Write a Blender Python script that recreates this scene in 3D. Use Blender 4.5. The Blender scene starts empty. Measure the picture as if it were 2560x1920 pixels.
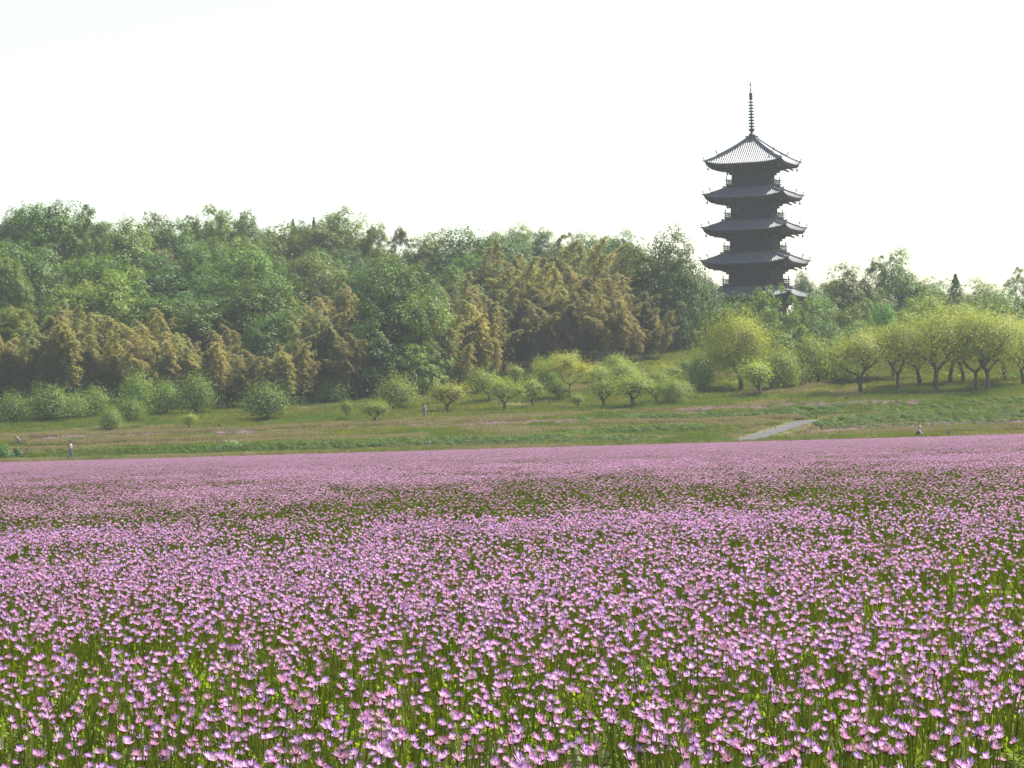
import bpy, bmesh, math, random
import numpy as np
from mathutils import Vector, Matrix, Euler

R = math.radians
S = bpy.context.scene
COL = S.collection
rng = np.random.default_rng(11)
random.seed(5)

# ------------------------------------------------------------------ camera
F = 8000.0                      # focal length in photograph pixels (2560 wide): a long lens
K = F/3500.0
PITCH, ROLL = math.atan(140 / F), R(1.6)
CAMZ = 0.97
fwd = Vector((0, math.cos(PITCH), math.sin(PITCH)))
r0 = Vector((1, 0, 0)); u0 = Vector((0, -math.sin(PITCH), math.cos(PITCH)))
cr = r0 * math.cos(ROLL) - u0 * math.sin(ROLL)
cu = r0 * math.sin(ROLL) + u0 * math.cos(ROLL)
cd = bpy.data.cameras.new('camera'); cam = bpy.data.objects.new('camera', cd); COL.objects.link(cam)
cd.sensor_width = 36; cd.lens = 36 * F / 2560; cd.clip_start = 0.1; cd.clip_end = 9000
m = Matrix((cr, cu, -fwd)).transposed().to_4x4(); m.translation = Vector((0, 0, CAMZ))
cam.matrix_world = m
S.camera = cam

# ------------------------------------------------------------------ sky, sun, exposure
SUN_AZ, SUN_EL = R(63), R(54)       # azimuth clockwise from the view direction (+Y)
w = bpy.data.worlds.new('World'); S.world = w; w.use_nodes = True
nt = w.node_tree; nt.nodes.clear()
sky = nt.nodes.new('ShaderNodeTexSky'); sky.sky_type = 'NISHITA'; sky.sun_disc = False
sky.sun_elevation = SUN_EL; sky.sun_rotation = SUN_AZ
sky.altitude = 0; sky.air_density = 1.2; sky.dust_density = 1.7; sky.ozone_density = 0.6
bgn = nt.nodes.new('ShaderNodeBackground'); bgn.inputs[1].default_value = 0.102
wo = nt.nodes.new('ShaderNodeOutputWorld')
nt.links.new(sky.outputs[0], bgn.inputs[0]); nt.links.new(bgn.outputs[0], wo.inputs[0])
sl = bpy.data.lights.new('sun', 'SUN'); sun = bpy.data.objects.new('sun', sl); COL.objects.link(sun)
sl.energy = 5.0; sl.angle = R(0.6); sl.color = (1.0, 0.94, 0.84)
sd = Vector((math.sin(SUN_AZ) * math.cos(SUN_EL), math.cos(SUN_AZ) * math.cos(SUN_EL), math.sin(SUN_EL)))
sun.rotation_euler = sd.to_track_quat('Z', 'Y').to_euler()
sun.location = sd * 300
vs = S.view_settings
vs.view_transform = 'Standard'; vs.look = 'None'; vs.exposure = 1.25; vs.gamma = 1; vs.use_curve_mapping = False
S.cycles.max_bounces = 6; S.cycles.diffuse_bounces = 3; S.cycles.glossy_bounces = 2
S.cycles.transmission_bounces = 4; S.cycles.volume_bounces = 0; S.cycles.transparent_max_bounces = 4
S.cycles.use_denoising = True; S.cycles.caustics_reflective = False; S.cycles.caustics_refractive = False
HAZE_DENSITY = 0.00015

# ------------------------------------------------------------------ helpers
def px(u, v, Y):
    """point at distance Y (in steps of K metres along +Y) seen at photograph pixel (u, v)"""
    d = fwd * F + cr * (u - 1280) - cu * (v - 960)
    return Vector((0, 0, CAMZ)) + d * (Y * K / d.y)

def ppm(y):
    """photograph pixels per metre at real distance y"""
    return F / y

def tag(o, label=None, cat=None, group=None, kind=None):
    if label: o['label'] = label
    if cat: o['category'] = cat
    if group: o['group'] = group
    if kind: o['kind'] = kind
    return o

def link(name, me, parent=None, loc=None):
    o = bpy.data.objects.new(name, me); COL.objects.link(o)
    if parent is not None: o.parent = parent
    if loc is not None: o.location = loc
    return o

def empty(name, loc=(0, 0, 0), rz=0.0):
    o = bpy.data.objects.new(name, None); COL.objects.link(o)
    o.location = loc; o.rotation_euler = (0, 0, rz); o.empty_display_size = 0.2
    return o

class MB:
    """collects vertices and faces of ONE mesh"""
    def __init__(s): s.v = []; s.f = []; s.mi = []
    def add(s, vs, fs, mi=0):
        b = len(s.v); s.v += [tuple(p) for p in vs]
        for f in fs: s.f.append(tuple(i + b for i in f)); s.mi.append(mi)
    def box(s, x0, x1, y0, y1, z0, z1, mi=0, M=None):
        vs = [Vector(p) for p in ((x0,y0,z0),(x1,y0,z0),(x1,y1,z0),(x0,y1,z0),(x0,y0,z1),(x1,y0,z1),(x1,y1,z1),(x0,y1,z1))]
        if M is not None: vs = [M @ p for p in vs]
        s.add(vs, ((3,2,1,0),(4,5,6,7),(0,1,5,4),(1,2,6,5),(2,3,7,6),(3,0,4,7)), mi)
    def bar(s, a, b, w, h, mi=0):
        a, b = Vector(a), Vector(b); d = (b - a); L = d.length
        q = d.to_track_quat('X', 'Z').to_matrix().to_4x4(); q.translation = a
        s.box(0, L, -w/2, w/2, -h/2, h/2, mi, q)
    def tube(s, pts, rad, n=6, mi=0, cap=True):
        pts = [Vector(p) for p in pts]; rings = []
        ref = Vector((0.3, 0.9, 0.1))
        for i, p in enumerate(pts):
            t = (pts[min(i+1, len(pts)-1)] - pts[max(i-1, 0)]).normalized()
            a = t.cross(ref)
            if a.length < 1e-3: a = t.cross(Vector((1, 0, 0)))
            a.normalize(); b = t.cross(a)
            rings.append([p + (a*math.cos(k*2*math.pi/n) + b*math.sin(k*2*math.pi/n))*rad[i] for k in range(n)])
        vs = [q for r in rings for q in r]; fs = []
        for i in range(len(pts)-1):
            for k in range(n):
                fs.append((i*n+k, i*n+(k+1) % n, (i+1)*n+(k+1) % n, (i+1)*n+k))
        if cap:
            fs.append(tuple(range(n-1, -1, -1))); fs.append(tuple((len(pts)-1)*n+k for k in range(n)))
        s.add(vs, fs, mi)
    def lathe(s, prof, n=16, c=(0, 0), mi=0):
        vs = []; fs = []
        for r, z in prof:
            for k in range(n):
                a = 2*math.pi*k/n; vs.append((c[0]+r*math.cos(a), c[1]+r*math.sin(a), z))
        for i in range(len(prof)-1):
            for k in range(n):
                fs.append((i*n+k, i*n+(k+1) % n, (i+1)*n+(k+1) % n, (i+1)*n+k))
        fs.append(tuple(range(n-1, -1, -1))); fs.append(tuple((len(prof)-1)*n+k for k in range(n)))
        s.add(vs, fs, mi)
    def mesh(s, name, mats, smooth=False):
        me = bpy.data.meshes.new(name); me.from_pydata(s.v, [], s.f)
        for mm in (mats if isinstance(mats, (list, tuple)) else [mats]): me.materials.append(mm)
        me.polygons.foreach_set('material_index', s.mi)
        if smooth: me.polygons.foreach_set('use_smooth', [True]*len(s.f))
        me.update(); return me
    def build(s, name, mats, parent=None, smooth=False, loc=None):
        return link(name, s.mesh(name, mats, smooth), parent, loc)

def np_mesh(name, V, Fq, mats, col=None, mi=None, smooth=False):
    """mesh from numpy arrays; Fq (n,k) faces"""
    me = bpy.data.meshes.new(name)
    n, k = Fq.shape
    me.vertices.add(len(V)); me.vertices.foreach_set('co', np.ascontiguousarray(V, dtype=np.float32).ravel())
    me.loops.add(n*k); me.loops.foreach_set('vertex_index', np.ascontiguousarray(Fq, dtype=np.int32).ravel())
    me.polygons.add(n); me.polygons.foreach_set('loop_start', np.arange(0, n*k, k, dtype=np.int32))
    try: me.polygons.foreach_set('loop_total', np.full(n, k, dtype=np.int32))
    except Exception: pass
    for mm in (mats if isinstance(mats, (list, tuple)) else [mats]): me.materials.append(mm)
    if mi is not None: me.polygons.foreach_set('material_index', np.asarray(mi, dtype=np.int32))
    if smooth: me.polygons.foreach_set('use_smooth', np.ones(n, dtype=bool))
    me.update(calc_edges=True)
    if col is not None:
        a = me.color_attributes.new('Col', 'FLOAT_COLOR', 'POINT')
        c4 = np.ones((len(V), 4), dtype=np.float32); c4[:, :3] = col
        a.data.foreach_set('color', c4.ravel())
    return me

def hash2(ix, iy, seed):
    h = (ix.astype(np.int64)*374761393 + iy.astype(np.int64)*668265263 + seed*974634777) & 0xffffffff
    h = ((h ^ (h >> 13))*1274126177) & 0xffffffff
    return ((h ^ (h >> 16)) & 0xffff)/65535.0

def vnoise(x, y, seed=0):
    x = np.asarray(x, float); y = np.asarray(y, float)
    ix = np.floor(x); iy = np.floor(y); fx = x-ix; fy = y-iy
    fx = fx*fx*(3-2*fx); fy = fy*fy*(3-2*fy)
    a = hash2(ix, iy, seed); b = hash2(ix+1, iy, seed); c = hash2(ix, iy+1, seed); d = hash2(ix+1, iy+1, seed)
    return (a*(1-fx)+b*fx)*(1-fy) + (c*(1-fx)+d*fx)*fy

# ------------------------------------------------------------------ materials
def newmat(name):
    mt = bpy.data.materials.new(name); mt.use_nodes = True
    t = mt.node_tree; t.nodes.clear()
    out = t.nodes.new('ShaderNodeOutputMaterial')
    return mt, t, out

def N(t, typ, **kw):
    n = t.nodes.new(typ)
    for k, v in kw.items(): setattr(n, k, v)
    return n

def rgb(c): return (c[0], c[1], c[2], 1.0)

def ramp(t, fac, stops):
    r = N(t, 'ShaderNodeValToRGB')
    while len(r.color_ramp.elements) < len(stops): r.color_ramp.elements.new(0.5)
    for e, (p, c) in zip(r.color_ramp.elements, stops): e.position = p; e.color = rgb(c)
    t.links.new(fac, r.inputs[0]); return r.outputs[0]

def mixc(t, fac, a, b, mode='MIX'):
    n = N(t, 'ShaderNodeMix', data_type='RGBA', blend_type=mode)
    for i, x in ((0, fac), (6, a), (7, b)):
        if hasattr(x, 'is_linked'): t.links.new(x, n.inputs[i])
        elif isinstance(x, (int, float)): n.inputs[i].default_value = x
        else: n.inputs[i].default_value = rgb(x)
    return n.outputs[2]

def leaf_shader(t, out, colour, trans=0.4, rough=0.6, spec=0.25, tmul=(1.15, 1.1, 0.6)):
    p = N(t, 'ShaderNodeBsdfPrincipled'); p.inputs['Roughness'].default_value = rough
    p.inputs['Specular IOR Level'].default_value = spec
    t.links.new(colour, p.inputs['Base Color'])
    tr = N(t, 'ShaderNodeBsdfTranslucent')
    t.links.new(mixc(t, 1.0, colour, tmul, 'MULTIPLY'), tr.inputs[0])
    mx = N(t, 'ShaderNodeMixShader'); mx.inputs[0].default_value = trans
    t.links.new(p.outputs[0], mx.inputs[1]); t.links.new(tr.outputs[0], mx.inputs[2])
    t.links.new(mx.outputs[0], out.inputs[0])

def foliage_mat(name, dark, light, trans=0.4, spec=0.25, use_obj=True, locnoise=None, rough=0.55):
    mt, t, out = newmat(name)
    g = N(t, 'ShaderNodeNewGeometry')
    c = ramp(t, g.outputs['Random Per Island'], [(0.0, dark), (0.55, tuple((a+b)/2 for a, b in zip(dark, light))), (1.0, light)])
    oi = N(t, 'ShaderNodeObjectInfo')
    if use_obj: c = mixc(t, 1.0, c, oi.outputs['Color'], 'MULTIPLY')
    if locnoise:
        nz = N(t, 'ShaderNodeTexNoise'); nz.inputs['Scale'].default_value = locnoise[0]; nz.inputs['Detail'].default_value = 3
        t.links.new(oi.outputs['Location'], nz.inputs['Vector'])
        tint = ramp(t, nz.outputs[0], locnoise[1]); c = mixc(t, 1.0, c, tint, 'MULTIPLY')
    hs = N(t, 'ShaderNodeHueSaturation'); mr = N(t, 'ShaderNodeMapRange')
    mr.inputs[3].default_value = 0.8; mr.inputs[4].default_value = 1.2
    t.links.new(oi.outputs['Random'], mr.inputs[0]); t.links.new(mr.outputs[0], hs.inputs['Value'])
    t.links.new(c, hs.inputs['Color'])
    leaf_shader(t, out, hs.outputs[0], trans, rough, spec)
    return mt

def plain_mat(name, c, rough=0.7, spec=0.3, noise=None, bump=0.0, metal=0.0):
    mt, t, out = newmat(name)
    p = N(t, 'ShaderNodeBsdfPrincipled'); p.inputs['Roughness'].default_value = rough
    p.inputs['Specular IOR Level'].default_value = spec; p.inputs['Metallic'].default_value = metal
    if noise:
        tc = N(t, 'ShaderNodeTexCoord'); nz = N(t, 'ShaderNodeTexNoise')
        nz.inputs['Scale'].default_value = noise[0]; nz.inputs['Detail'].default_value = 5
        t.links.new(tc.outputs['Object'], nz.inputs['Vector'])
        lo = tuple(x*(1-noise[1]) for x in c); hi = tuple(min(1, x*(1+noise[1])) for x in c)
        t.links.new(ramp(t, nz.outputs[0], [(0.3, lo), (0.7, hi)]), p.inputs['Base Color'])
        if bump:
            b = N(t, 'ShaderNodeBump'); b.inputs['Strength'].default_value = bump; b.inputs['Distance'].default_value = 0.05
            t.links.new(nz.outputs[0], b.inputs['Height']); t.links.new(b.outputs[0], p.inputs['Normal'])
    else: p.inputs['Base Color'].default_value = rgb(c)
    t.links.new(p.outputs[0], out.inputs[0]); return mt

M = {}
M['leaf_broad'] = foliage_mat('broadleaf foliage', (0.062, 0.114, 0.013), (0.134, 0.202, 0.025), 0.32)
M['leaf_bamboo'] = foliage_mat('bamboo foliage', (0.20, 0.19, 0.06), (0.32, 0.29, 0.10), 0.45)
M['leaf_orchard'] = foliage_mat('orchard foliage', (0.18, 0.22, 0.032), (0.31, 0.34, 0.06), 0.46)
M['leaf_conifer'] = foliage_mat('conifer foliage', (0.07, 0.12, 0.045), (0.15, 0.20, 0.08), 0.35)
M['bark'] = plain_mat('bark', (0.11, 0.09, 0.07), 0.9, 0.1, (6, 0.4), 0.6)
M['culm'] = plain_mat('bamboo culm', (0.16, 0.17, 0.085), 0.5, 0.3, (3, 0.3))
M['wood'] = plain_mat('old dark timber', (0.035, 0.030, 0.028), 0.8, 0.2, (4, 0.35))
M['tile'] = plain_mat('grey roof tile', (0.125, 0.128, 0.132), 0.42, 0.32, (2.5, 0.25))
M['bronze'] = plain_mat('weathered bronze', (0.05, 0.065, 0.06), 0.55, 0.5, (5, 0.3), 0, 0.5)
M['stone'] = plain_mat('stone', (0.25, 0.24, 0.22), 0.85, 0.2, (5, 0.3), 0.5)
M['plaster'] = plain_mat('pale plaster', (0.45, 0.42, 0.38), 0.85, 0.2, (3, 0.1))
M['concrete'] = plain_mat('path concrete', (0.085, 0.082, 0.077), 0.9, 0.1, (0.9, 0.25), 0.3)

# ground: grass and dry straw; the field soil
def ground_mat():
    mt, t, out = newmat('meadow ground')
    tc = N(t, 'ShaderNodeTexCoord')
    mp = N(t, 'ShaderNodeMapping'); mp.inputs['Scale'].default_value = (0.5, 1.2, 1)
    t.links.new(tc.outputs['Object'], mp.inputs[0])
    n1 = N(t, 'ShaderNodeTexNoise'); n1.inputs['Scale'].default_value = 0.16; n1.inputs['Detail'].default_value = 6
    n2 = N(t, 'ShaderNodeTexNoise'); n2.inputs['Scale'].default_value = 2.2; n2.inputs['Detail'].default_value = 6
    t.links.new(mp.outputs[0], n1.inputs[0]); t.links.new(mp.outputs[0], n2.inputs[0])
    a = ramp(t, n1.outputs[0], [(0.3, (0.06, 0.095, 0.018)), (0.5, (0.10, 0.115, 0.03)), (0.7, (0.15, 0.13, 0.05))])
    b = ramp(t, n2.outputs[0], [(0.3, (0.6, 0.65, 0.5)), (0.7, (1.25, 1.2, 1.1))])
    c = mixc(t, 1.0, a, b, 'MULTIPLY')
    p = N(t, 'ShaderNodeBsdfPrincipled'); p.inputs['Roughness'].default_value = 0.95; p.inputs['Specular IOR Level'].default_value = 0.1
    t.links.new(c, p.inputs['Base Color'])
    bm = N(t, 'ShaderNodeBump'); bm.inputs['Strength'].default_value = 0.8; bm.inputs['Distance'].default_value = 0.15
    t.links.new(n2.outputs[0], bm.inputs['Height']); t.links.new(bm.outputs[0], p.inputs['Normal'])
    t.links.new(p.outputs[0], out.inputs[0]); return mt
M['ground'] = ground_mat()
M['soil'] = plain_mat('field soil', (0.05, 0.055, 0.025), 0.95, 0.1, (7, 0.5), 0.6)
M['grass'] = foliage_mat('meadow grass', (0.105, 0.15, 0.022), (0.19, 0.21, 0.048), 0.4, 0.15, False,
                         (0.09, [(0.32, (0.65, 0.95, 0.6)), (0.5, (1.0, 1.0, 0.85)), (0.68, (1.35, 1.1, 1.15))]))
M['weed'] = foliage_mat('bank weeds', (0.055, 0.11, 0.014), (0.10, 0.165, 0.026), 0.4, 0.2, False,
                        (0.2, [(0.35, (0.8, 0.95, 0.8)), (0.6, (1.3, 1.15, 0.9))]))
M['straw'] = foliage_mat('dry straw', (0.19, 0.165, 0.08), (0.34, 0.29, 0.16), 0.3, 0.1, False)
M['yellow'] = foliage_mat('small yellow blossom', (0.55, 0.42, 0.04), (0.75, 0.6, 0.1), 0.3, 0.1, False)
M['white_flower'] = foliage_mat('small white blossom', (0.6, 0.6, 0.5), (0.8, 0.8, 0.72), 0.3, 0.1, False)

def petal_mat():
    mt, t, out = newmat('vetch petal')
    at = N(t, 'ShaderNodeAttribute', attribute_name='Col')
    g = N(t, 'ShaderNodeNewGeometry')
    oi = N(t, 'ShaderNodeObjectInfo')
    hs = N(t, 'ShaderNodeHueSaturation')
    mr = N(t, 'ShaderNodeMapRange'); mr.inputs[3].default_value = 0.78; mr.inputs[4].default_value = 1.15
    t.links.new(g.outputs['Random Per Island'], mr.inputs[0]); t.links.new(mr.outputs[0], hs.inputs['Value'])
    mh = N(t, 'ShaderNodeMapRange'); mh.inputs[3].default_value = 0.485; mh.inputs[4].default_value = 0.525
    t.links.new(oi.outputs['Random'], mh.inputs[0]); t.links.new(mh.outputs[0], hs.inputs['Hue'])
    t.links.new(at.outputs[0], hs.inputs['Color'])
    leaf_shader(t, out, hs.outputs[0], 0.5, 0.5, 0.2, (1.05, 0.95, 1.05))
    return mt
M['petal'] = petal_mat()
M['vetch_leaf'] = foliage_mat('vetch leaf', (0.10, 0.165, 0.010), (0.26, 0.33, 0.026), 0.5, 0.25, False)
M['stem'] = foliage_mat('vetch stem', (0.10, 0.155, 0.016), (0.20, 0.215, 0.04), 0.25, 0.2, False)

# ------------------------------------------------------------------ terrain
COLS = [-500, 0, 640, 1100, 1500, 1800, 2150, 2560, 3060]
# Y of a terrain line, then its photograph row under each column (None: explicit height z)
LINES = [
 (117.5, None, 0.0), (118.4, None, 0.26), (123.0, None, 0.28), (123.9, None, 0.18),
 (125.5, [1140,1134,1114,1103,1097,1094,1084,1067,1060], 0), (128.5, [1136,1130,1110,1098,1091,1086,1079,1062,1055], 0),
 (130.5, [1120,1113,1100,1082,1074,1062,1050,1032,1025], 0), (134.0, [1114,1106,1091,1071,1065,1056,1040,1018,1012], 0),
 (136.0, [1108,1100,1086,1064,1052,1031,1012,1000,992], 0),  (138.0, [1100,1092,1076,1054,1038,1018,1004,985,975], 0),
 (146.0, [1058,1052,1046,1022,1010,988,972,947,935], 0),     (154.0, [1022,1014,1022,988,966,950,934,917,905], 0),
 (165.0, [985,975,985,942,918,892,892,880,870], 0),          (180.0, [890,880,890,868,860,852,846,842,835], 0),
 (200.0, [705,705,722,762,790,832,825,822,815], 0),          (240.0, [640,640,665,722,752,815,808,805,800], 0),
 (420.0, None, 26.0), (900.0, None, 22.0), (4000.0, None, 16.0)]
TC = np.array([px(u, 1000, 100).x/px(u, 1000, 100).y for u in COLS])
LY = np.array([l[0]*K for l in LINES])
LZ = np.array([[l[2]]*len(COLS) if l[1] is None else [px(u, v, l[0]).z for u, v in zip(COLS, l[1])] for l in LINES])

PA = px(1853, 1101, 119.3); PA.z = 0.28
PB = px(2021, 1052, 132.0)

def ground_z(x, y):
    x = np.atleast_1d(np.asarray(x, float)); y = np.atleast_1d(np.asarray(y, float))
    t = np.clip(x/np.maximum(y, 1), TC[0], TC[-1])
    ci = np.clip(np.searchsorted(TC, t)-1, 0, len(TC)-2); ft = (t-TC[ci])/(TC[ci+1]-TC[ci])
    yy = np.clip(y, LY[0], LY[-1]); li = np.clip(np.searchsorted(LY, yy)-1, 0, len(LY)-2)
    fy = (yy-LY[li])/(LY[li+1]-LY[li])
    za = LZ[li, ci]*(1-ft)+LZ[li, ci+1]*ft; zb = LZ[li+1, ci]*(1-ft)+LZ[li+1, ci+1]*ft
    z = za*(1-fy)+zb*fy
    amp = np.clip((y-123*K)/20, 0, 1)*0.22
    z = z + amp*((vnoise(x*0.35, y*0.3, 3)-0.5)*1.2 + (vnoise(x*1.1, y*0.7, 4)-0.5)*0.5)
    # the ramp of the concrete path cuts evenly through the banks
    ab = PB-PA; L2 = ab.x*ab.x+ab.y*ab.y
    q = np.clip(((x-PA.x)*ab.x+(y-PA.y)*ab.y)/L2, 0, 1)
    d = np.hypot(x-(PA.x+ab.x*q), y-(PA.y+ab.y*q)); zp = PA.z+(PB.z-PA.z)*q
    k = np.clip((3.4-d)/1.7, 0, 1); k = k*k*(3-2*k)
    z = z*(1-k)+zp*k
    return np.where(y < LY[0], 0.0, z)

def gz(x, y): return float(ground_z(x, y)[0])

def hit(u, v, y0=118.5, y1=230):
    """where the sight line through a pixel meets the terrain"""
    Y = y0
    while Y < y1:
        p = px(u, v, Y)
        if p.z <= gz(p.x, p.y): break
        Y += 0.15
    p = px(u, v, Y); p.z = gz(p.x, p.y); return p

ty = K*np.concatenate([np.arange(117.5, 124, 0.25), np.arange(124, 142, 0.2), np.arange(142, 200, 0.6), np.arange(200, 260, 5), [280, 320, 420, 600, 900]])
tt = np.concatenate([np.linspace(-0.6, -0.22, 14)[:-1], np.linspace(-0.22, 0.22, 300), np.linspace(0.22, 0.6, 14)[1:]])
GX = tt[None, :]*ty[:, None]; GY = np.repeat(ty[:, None], len(tt), 1)
GZ = ground_z(GX.ravel(), GY.ravel())
V = np.stack([GX.ravel(), GY.ravel(), GZ], 1)
nr, nc = GX.shape
i0 = (np.arange(nr-1)[:, None]*nc + np.arange(nc-1)[None, :]).ravel()
Fq = np.stack([i0, i0+1, i0+nc+1, i0+nc], 1)
tag(link('hillside_ground', np_mesh('hillside_ground', V, Fq, M['ground'], smooth=True)), kind='structure')
mb = MB(); FE = 117.5*K
mb.add([(-FE*0.6, -150, 0), (FE*0.6, -150, 0), (FE*0.6, FE, 0), (-FE*0.6, FE, 0)], [(0, 1, 2, 3)])
tag(mb.build('field_ground', M['soil']), kind='structure')

# concrete path climbing from the bund to the upper terrace
pd = (PB-PA); pd.z = 0; pd.normalize(); pn = Vector((pd.y, -pd.x, 0))
PB2 = PB+pd*2.0
vs_ = []; fs_ = []; NP_ = 40
for k in range(NP_+1):
    c = PA.lerp(PB, k/NP_*1.06)
    wv = 1.1+0.25*max(0, 1-k/8)+0.08*math.sin(k*1.3)
    for q in range(9):
        p = c+pn*(wv*(q/4-1)); p.z = gz(p.x, p.y)+0.05; vs_.append(p)
for k in range(NP_):
    for q in range(8): fs_.append((k*9+q, k*9+q+1, (k+1)*9+q+1, (k+1)*9+q))
mb = MB(); mb.add(vs_, fs_)
tag(mb.build('concrete_path', M['concrete'], smooth=True), kind='structure')

# ------------------------------------------------------------------ pagoda
def build_pagoda():
    base = px(1892, 760, 188.0); base.z = 13.7
    root = empty('pagoda', base, R(-19.1))
    tag(root, 'dark timber five-storey pagoda with grey tiled roofs and bronze spire rising above the trees', 'pagoda')
    EW = [6.22, 5.95, 5.70, 5.46, 5.24]               # half width of the eaves
    EH = [px(1862, v, 188-h*0.96/K).z-13.7 for v, h in zip((742, 657, 574, 491, 407), EW)]      # eave height of each roof
    APEX = px(1884, 349, 188).z-13.7
    WW = [3.15, 2.88, 2.65, 2.45, 2.25]               # half width of the walls
    BW = [0, 3.68, 3.48, 3.25, 3.0]                   # half width of the balconies
    # stone platform
    p = MB(); p.box(-5.2, 5.2, -5.2, 5.2, -2.5, 0.75); p.box(-5.35, 5.35, -5.35, 5.35, 0.751, 0.95); p.build('stone_platform', M['stone'], root)
    rots = [Matrix.Rotation(k*math.pi/2, 4, 'Z') for k in range(4)]
    for i in range(5):
        ze, hw, ww = EH[i], EW[i], WW[i]
        top = i == 4
        ht = 0.62 if top else BW[i+1]-0.12
        rise = APEX-ze if top else 1.48
        lift = 0.5
        zb = 0.95 if i == 0 else EH[i-1]+1.82
        zt = ze-1.15
        # walls with pillars, beams, doors and lattice windows
        wl = MB(); wl.box(-ww+0.08, ww-0.08, -ww+0.08, ww-0.08, zb-0.6, ze+0.2); wall = wl.build('storey_wall', M['wood'], root)
        pm = None
        for Rm in rots:
            for k in range(3):
                x = -ww+2*ww*k/3
                pl_ = MB(); pl_.tube([(0, 0, zb-0.1), (0, 0, zt)], [0.15, 0.14], 8)
                o = link('pillar', pl_.mesh('pillar', M['wood'], True), wall); o.location = Rm @ Vector((x, -ww, 0))
            bmx = MB()
            for zz in (zb+0.12, zt-0.12, zt-0.6): bmx.box(-ww-0.1, ww+0.1, -ww-0.1, -ww+0.02, zz-0.09, zz+0.09, 0, Rm)
            bmx.build('tie_beam', M['wood'], wall)
            dr = MB(); dw = ww/3-0.16
            for sx in (-1, 1):
                dr.box(min(0.02*sx, dw*sx), max(0.02*sx, dw*sx), -ww-0.02, -ww+0.06, zb+0.22, zt-0.7, 0, Rm)
            for kz in range(3):
                z0 = zb+0.3+kz*(zt-zb-1.0)/3
                dr.box(-dw, dw, -ww-0.05, -ww-0.021, z0, z0+0.05, 0, Rm)
            dr.build('door', M['wood'], wall)
            for sx in (-1, 1):
                lw = MB(); cx = sx*ww*2/3
                for k in range(9):
                    xx = cx-dw+0.1+k*(2*dw-0.2)/8; lw.box(xx-0.03, xx+0.03, -ww-0.03, -ww+0.05, zb+0.5, zt-0.75, 0, Rm)
                tag(lw.build('lattice_window', M['wood'], wall), kind='stuff')
        # stepped bracket tiers under the eaves
        br = MB()
        for st, (off, dz) in enumerate(((0.28, -1.15), (0.66, -0.86), (1.06, -0.57))):
            h = ww+off
            for Rm in rots:
                br.box(-h, h, -h-0.09, -h+0.09, ze+dz, ze+dz+0.17, 0, Rm)
                for k in range(10):
                    x = -h+2*h*k/9
                    br.box(x-0.13, x+0.13, -h-0.15, -h+0.15, ze+dz+0.171, ze+dz+0.33, 0, Rm)
                for k in range(4):
                    x = -ww+2*ww*k/3
                    br.box(x-0.09, x+0.09, -h-0.2, -ww, ze+dz-0.12, ze+dz+0.02, 0, Rm)
        bro = br.build('bracket_tiers', M['wood'], root)
        for Rm in rots:                                  # sloping tail beams poking out at the corners
            for (dd, zz, L) in ((1.45, -0.62, 0.95), (2.1, -0.42, 0.8)):
                tb = MB(); a = ww+dd-0.7
                tb.bar(Rm @ Vector((a, -a, ze+zz+0.34)), Rm @ Vector((a+L, -a-L, ze+zz-0.12)), 0.17, 0.2)
                tb.build('corner_tail_beam', M['wood'], bro)
            for k in range(4):
                x = -ww+2*ww*k/3
                tb = MB(); tb.bar(Rm @ Vector((x, -ww-0.7, ze-0.45)), Rm @ Vector((x, -ww-1.7, ze-0.68)), 0.14, 0.17)
                tb.build('tail_beam', M['wood'], bro)
        # curved roof surface, one mesh; ribs, ridges, rafters as sub-parts
        def hwf(r): return ht+(hw-ht)*r
        def zf(r, s): return ze+rise*((1-r)*0.84+(1-r)**2*0.16)+lift*abs(s)**4.2*r**2
        rf = MB(); NR, NS = 12, 28
        for Rm in rots:
            vs1 = [Rm @ Vector(((-1+2*j/NS)*hwf(r/NR), -hwf(r/NR)-0.0, zf(r/NR, -1+2*j/NS))) for r in range(NR+1) for j in range(NS+1)]
            W_ = NS+1
            rf.add(vs1, [(r*W_+j, (r+1)*W_+j, (r+1)*W_+j+1, r*W_+j+1) for r in range(NR) for j in range(NS)])
            # edge board and underside
            ed = [Rm @ Vector((s*hw*k, -hw*k, zf(1, s)+dz)) for (k, dz) in ((1, 0), (0.997, -0.16), (0.965, -0.18), (0.955, -0.3)) for s in np.linspace(-1, 1, W_)]
            rf.add(ed, [(r*W_+j, (r+1)*W_+j, (r+1)*W_+j+1, r*W_+j+1) for r in range(3) for j in range(NS)], 1)
            hi = ww+0.95
            un = [Rm @ Vector((s*(hw*0.955*(1-q)+hi*q), -(hw*0.955*(1-q)+hi*q), (zf(1, s)-0.3)*(1-q)+(ze-0.12)*q)) for q in np.linspace(0, 1, 5) for s in np.linspace(-1, 1, W_)]
            rf.add(un, [(r*W_+j, (r+1)*W_+j, (r+1)*W_+j+1, r*W_+j+1) for r in range(4) for j in range(NS)], 1)
        if top: rf.box(-ht, ht, -ht, ht, ze+rise-0.3, ze+rise-0.01)
        roof = rf.build('roof', [M['tile'], M['wood']], root, True)
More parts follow.
